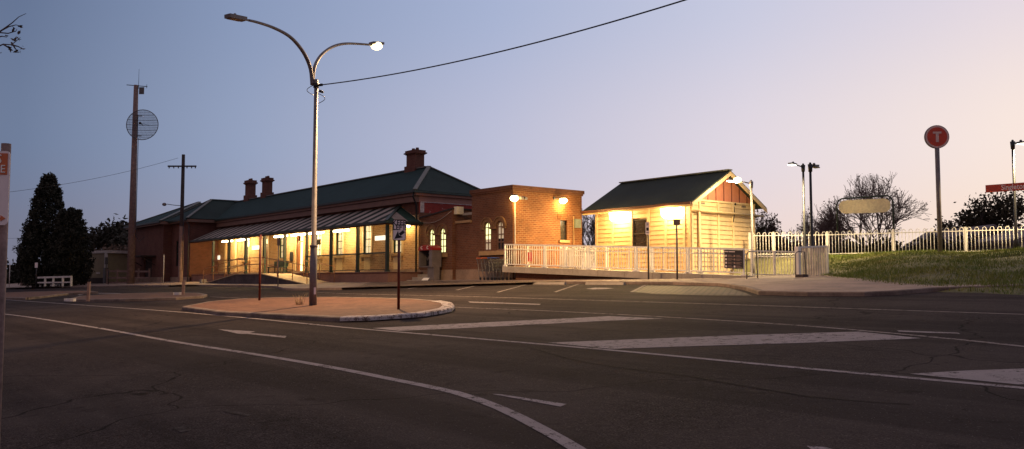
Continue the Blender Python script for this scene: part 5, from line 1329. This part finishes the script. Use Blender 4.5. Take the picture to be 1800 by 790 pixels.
tree('bare_tree',1548,62,1.3,1.5+197*62/F,'largest bare winter tree behind the blank hoop framed board',11,7,.50,500,'brown_leaf',.09,.26,1,clump=.12,minr=.014,width=180,up=.10,fan=1.9)
tree('bare_tree',1420,70,1.3,1.5+120*70/F,'low bare tree behind the twin lamp posts',12,6,.6,500,'brown_leaf',.10,.2,1,clump=.12,minr=.015,width=90,fan=1.7)
tree('bare_tree',1470,68,1.3,1.5+118*68/F,'bare tree between the lamp posts and the largest bare tree',17,6,.62,500,'brown_leaf',.10,.2,1,clump=.12,minr=.015,width=85,fan=1.7)
tree('bare_tree',1338,60,1.3,1.5+124*60/F,'bare twiggy tree right of the shed gable',13,6,.6,900,'brown_leaf',.12,.2,1,clump=.12,minr=.015,width=75,fan=1.7)
tree('bare_tree',1030,58,1.3,1.5+128*58/F,'bare twiggy tree in the gap between brick wing and shed',14,6,.5,200,'brown_leaf',.09,.18,1,clump=.12,minr=.02,width=60,fan=1.5)
tree('leafy_tree',1775,66,1.3,1.5+155*66/F,'dark leafy tree behind the red name board',15,5,.65,3600,'leafy',.16,.3,1,clump=.42,minr=.02,width=92)
tree('leafy_tree',1718,70,1.3,1.5+128*70/F,'smaller dark leafy tree left of the name board tree',19,5,.6,1700,'leafy',.17,.22,1,clump=.36,minr=.02,width=52)
tree('leafy_tree',1668,82,1.3,1.5+103*82/F,'low dark tree just right of the T sign post',20,5,.7,1200,'leafy',.18,.2,1,clump=.4,minr=.02,width=30)
tree('gum_tree',196,125,1.0,1.5+98*125/F,'round dark gum tree far behind the tin shed',16,5,.6,4200,'gum',.34,.4,1,clump=.85,minr=.03)
tree('gum_tree',246,120,1.0,1.5+80*120/F,'partly hidden dark gum tree behind the mast and station corner',18,5,.6,2600,'gum',.32,.35,1,clump=.8,minr=.03)
def bush(x, d, zb, w, h, lab, seed, mat, n=3500, size=.16, name='shrub'):
    rg = np.random.default_rng(seed); b = hz(x,500,d,zb); t = T(name,lab,'shrub',b)
    m_ = MB(); 
    for k in range(9):
        a = rg.random()*6.28; m_.tube([b,b+Vector((math.cos(a)*w*.3,math.sin(a)*w*.2,h*.5)),b+Vector((math.cos(a)*w*.55,math.sin(a)*w*.35,h*(.7+.35*rg.random())))],[.05,.03,.012],4,False)
    m_.build('stem', M['bark'], t); m_ = MB(); pts = []
    cl = [(rg.normal()*w*.42,rg.normal()*w*.25,h*(.15+.75*rg.random())) for _ in range(26)]
    for k in range(n):
        c = cl[rg.integers(26)]; g = rg.normal(size=3); pts.append((b.x+c[0]*RT[0]+g[0]*w*.13+c[1]*FW[0],b.y+c[0]*RT[1]+g[1]*w*.13+c[1]*FW[1],max(zb+.03,zb+c[2]+g[2]*h*.10)))
    leaf_cloud(m_,pts,size,rg); m_.build('crown', M[mat], t)
bush(205,112,1.0,4.5,4.6,'brown dry shrub behind the tin shed and rail fence',31,'brown_leaf',4500,.24)
bush(240,105,1.0,3.5,4.4,'brown shrub between the mast and the station corner',32,'brown_leaf',3600,.24)
bush(22,100,1.0,3.0,2.6,'low dark scrub at the far left by the near pole',33,'gum',3000,.2)
bush(-25,98,1.0,3.2,2.9,'dark scrub at the left frame edge',34,'gum',2500,.2)
for i, (x, d, w, h) in enumerate(((1480,52,2.6,2.4),(1545,54,2.6,2.6),(1605,53,2.6,2.4),(1650,56,2.4,2.9),(1388,56,2.0,2.4),(1328,50,1.6,3.0))):
    bush(x,d,1.35,w,h,['dark shrub behind the fence below the hoop board, left end','dark shrub behind the fence under the largest bare tree','dark shrub behind the fence left of the T sign','dark shrub behind the fence right of the T sign','dark shrub behind the fence near the twin lamp posts','dark shrub behind the shed beside the pale lamp post'][i],40+i,'leafy',2600,.16)
# branch hanging into the upper left corner
tb_ = at_d(-60,120,9); t = T('street_tree','near street tree whose twigs reach in at the upper left corner','tree',(tb_.x-1.2,tb_.y,gz(tb_.y)))
b0 = Vector((tb_.x-1.2,tb_.y,gz(tb_.y)))
MB().tube([b0,b0+u3*1.8,b0+u3*3.2+Vector((.1,0,0))],[.13,.1,.08],8).build('trunk', M['bark'], t)
m_ = MB(); e_ = b0+u3*3.2+Vector((.1,0,0)); lf = []
def twig(pts, r):
    P = [at_d(x,y,9) for x,y in pts]; m_.tube(P,[r*(1-.75*k/(len(P)-1)) for k in range(len(P))],5)
    return P
q0 = at_d(-45,75,9); m_.tube([e_,e_.lerp(q0,.5)+u3*.2,q0],[.06,.04,.016],6)
for pts in ([(-45,75),(-10,62),(8,50),(22,40),(33,30),(46,24)],[(-10,62),(4,53),(16,47),(28,44),(36,46)],[(-45,75),(-5,57),(14,59),(28,55),(30,51)],[(-45,75),(-8,84),(6,78),(20,79),(28,73),(36,66)],[(20,79),(32,82),(41,87)],[(6,78),(18,86),(19,88)],[(-8,66),(4,64),(12,66)],[(-20,88),(-4,94),(3,93)],[(20,75),(27,86),(32,91)]): twig(pts,.010)
m_.build('branches', M['bark'], t); rg = np.random.default_rng(9); m_ = MB(); lp = []
for x, y in ((34,46),(37,49),(24,51),(33,59),(27,69),(30,67),(34,69),(23,70),(18,84),(19,87),(29,88),(32,91),(38,85),(12,65)):
    for k in range(3): lp.append(at_d(x+rg.normal()*1.6,y+rg.normal()*1.4,9+rg.normal()*.05))
leaf_cloud(m_,lp,.022,rg); m_.build('crown', M['brown_leaf'], t)

# houses beyond the fence
def house(x0, x1, d, zb, zw, zr, lab, wall, roof, deep=9):
    a = hz(x0,450,d,zb); b_ = hz(x1,450,d,zb); u_ = (b_-a).normalized(); n_ = -Vector((u_.y,-u_.x,0))
    if n_.dot(fwv) < 0: n_ = -n_
    t = T('house',lab,'house',a.lerp(b_,.5)); m = a.lerp(b_,.5)
    MB().prism([a,b_,b_+u3*(zw-zb),m+u3*(zr-zb),a+u3*(zw-zb)],n_*deep).build('wall', wall, t)
    r_ = MB()
    for e in (a,b_):
        o = (e-m).normalized()*.5; r0 = e+o+u3*(zw-zb-.5*(zr-zw)/((b_-a).length/2)); r1 = m+u3*(zr-zb)
        r_.add([r0-n_*.5,r1-n_*.5,r1+n_*deep,r0+n_*deep]+[p+u3*.22 for p in (r0-n_*.5,r1-n_*.5,r1+n_*deep,r0+n_*deep)],[(0,1,2,3),(4,5,6,7),(0,1,5,4),(0,3,7,4),(1,2,6,5),(2,3,7,6)])
    r_.build('roof', roof, t)
    for f in (.3,.68):
        c = a.lerp(b_,f)+u3*(zw-zb-1.7)-n_*.03; MB().prism([c-u_*.5,c+u_*.5,c+u_*.5+u3*1.1,c-u_*.5+u3*1.1],n_*.05).build('window', M['glass_dark'], t)
house(1690,1795,58,1.35,1.5+60*58/F,1.5+92*58/F,'pale gabled house behind the fence at the right edge',M['house'],M['house_roof'])
house(1795,1990,52,1.35,1.5+70*52/F,1.5+98*52/F,'larger pale house at the right frame edge behind the fence',M['house'],M['house_roof'])
house(1340,1400,72,1.35,1.5+52*72/F,1.5+72*72/F,'grey roofed house behind the fence between shed and gate lamps',M['house'],M['house_roof'])
house(1410,1500,66,1.35,1.5+50*66/F,1.5+70*66/F,'grey roofed house behind the fence below the hoop framed board',M['house'],M['house_roof'])

# ------------------------------------------------------------------ dusk sky
world = bpy.data.worlds.new('World'); scene.world = world; world.use_nodes = True
nt = world.node_tree; nt.nodes.clear()
def N(ty, **k):
    x = nt.nodes.new(ty)
    for a, b in k.items(): setattr(x, a, b)
    return x
out = N('ShaderNodeOutputWorld'); bg = N('ShaderNodeBackground'); nt.links.new(bg.outputs[0], out.inputs[0])
tc = N('ShaderNodeTexCoord'); nv = N('ShaderNodeVectorMath', operation='NORMALIZE'); nt.links.new(tc.outputs['Generated'], nv.inputs[0])
sep = N('ShaderNodeSeparateXYZ'); nt.links.new(nv.outputs[0], sep.inputs[0])
sa = TH-R(40)                                # azimuth of the afterglow, right of the frame
SUN = Vector((FW[0]*math.cos(R(42))+RT[0]*math.sin(R(42)), FW[1]*math.cos(R(42))+RT[1]*math.sin(R(42)), 0))
flat = N('ShaderNodeVectorMath', operation='MULTIPLY'); flat.inputs[1].default_value = (1,1,0); nt.links.new(nv.outputs[0], flat.inputs[0])
fl2 = N('ShaderNodeVectorMath', operation='NORMALIZE'); nt.links.new(flat.outputs[0], fl2.inputs[0])
dt = N('ShaderNodeVectorMath', operation='DOT_PRODUCT'); nt.links.new(fl2.outputs[0], dt.inputs[0]); dt.inputs[1].default_value = SUN
ac_ = N('ShaderNodeMath', operation='ARCCOSINE'); nt.links.new(dt.outputs['Value'], ac_.inputs[0])
an = N('ShaderNodeMath', operation='DIVIDE'); nt.links.new(ac_.outputs[0], an.inputs[0]); an.inputs[1].default_value = math.pi
def ramp(stops, src, ease=False):
    r = N('ShaderNodeValToRGB'); cr = r.color_ramp; cr.interpolation = 'EASE' if ease else 'LINEAR'
    while len(cr.elements) < len(stops): cr.elements.new(.5)
    for e, (p, c) in zip(cr.elements, stops): e.position = p; e.color = (*srgb(*c), 1)
    nt.links.new(src, r.inputs[0]); return r.outputs[0]
# angle/pi: right edge .06, centre .23, left edge .40
hor = ramp([(0,(255,220,182)),(.065,(253,224,198)),(.15,(241,216,207)),(.24,(214,199,206)),(.33,(160,155,171)),(.40,(120,120,138)),(.6,(134,112,124)),(1,(168,132,132))], an.outputs[0])
mid = ramp([(0,(250,230,220)),(.065,(249,231,222)),(.15,(226,216,225)),(.24,(189,191,214)),(.33,(148,161,190)),(.40,(110,125,154)),(.6,(124,114,136)),(1,(162,138,144))], an.outputs[0])
top_ = ramp([(0,(226,214,226)),(.065,(225,215,226)),(.15,(199,202,224)),(.24,(167,179,210)),(.33,(136,152,185)),(.40,(100,116,147)),(.6,(118,112,136)),(1,(152,136,148))], an.outputs[0])
zen = (*srgb(156,146,160), 1)  # overhead and rear sky brightened and warmed as unseen fill light
def mixw(a, b, lo, hi):
    mr = N('ShaderNodeMapRange', interpolation_type='SMOOTHSTEP'); mr.inputs[1].default_value = lo; mr.inputs[2].default_value = hi; nt.links.new(sep.outputs[2], mr.inputs[0])
    m = N('ShaderNodeMix', data_type='RGBA'); nt.links.new(mr.outputs[0], m.inputs[0])
    for v, s in ((a, m.inputs[6]), (b, m.inputs[7])):
        if isinstance(v, tuple): s.default_value = v
        else: nt.links.new(v, s)
    return m.outputs[2]
c = mixw(hor, mid, .0, .15); c = mixw(c, top_, .14, .32); c = mixw(c, zen, .36, .8)
nt.links.new(c, bg.inputs[0]); bg.inputs[1].default_value = 1.0

# ------------------------------------------------------------------ camera and render settings
cam = bpy.data.cameras.new('camera'); co = bpy.data.objects.new('camera', cam); col.objects.link(co)
cam.sensor_width = 36; cam.lens = F/1800*36; cam.clip_end = 3000; cam.clip_start = .05
co.location = (0,0,EYE)
fwd = Vector((FW[0]*math.cos(PT),FW[1]*math.cos(PT),math.sin(PT)))
co.rotation_euler = fwd.to_track_quat('-Z','Y').to_euler()
scene.camera = co
scene.render.engine = 'CYCLES'
cy = scene.cycles; cy.use_denoising = True; cy.max_bounces = 6; cy.diffuse_bounces = 3; cy.sample_clamp_indirect = 4; cy.caustics_reflective = False; cy.caustics_refractive = False
vs_ = scene.view_settings; vs_.view_transform = 'Standard'; vs_.look = 'None'; vs_.exposure = 0; vs_.gamma = 1
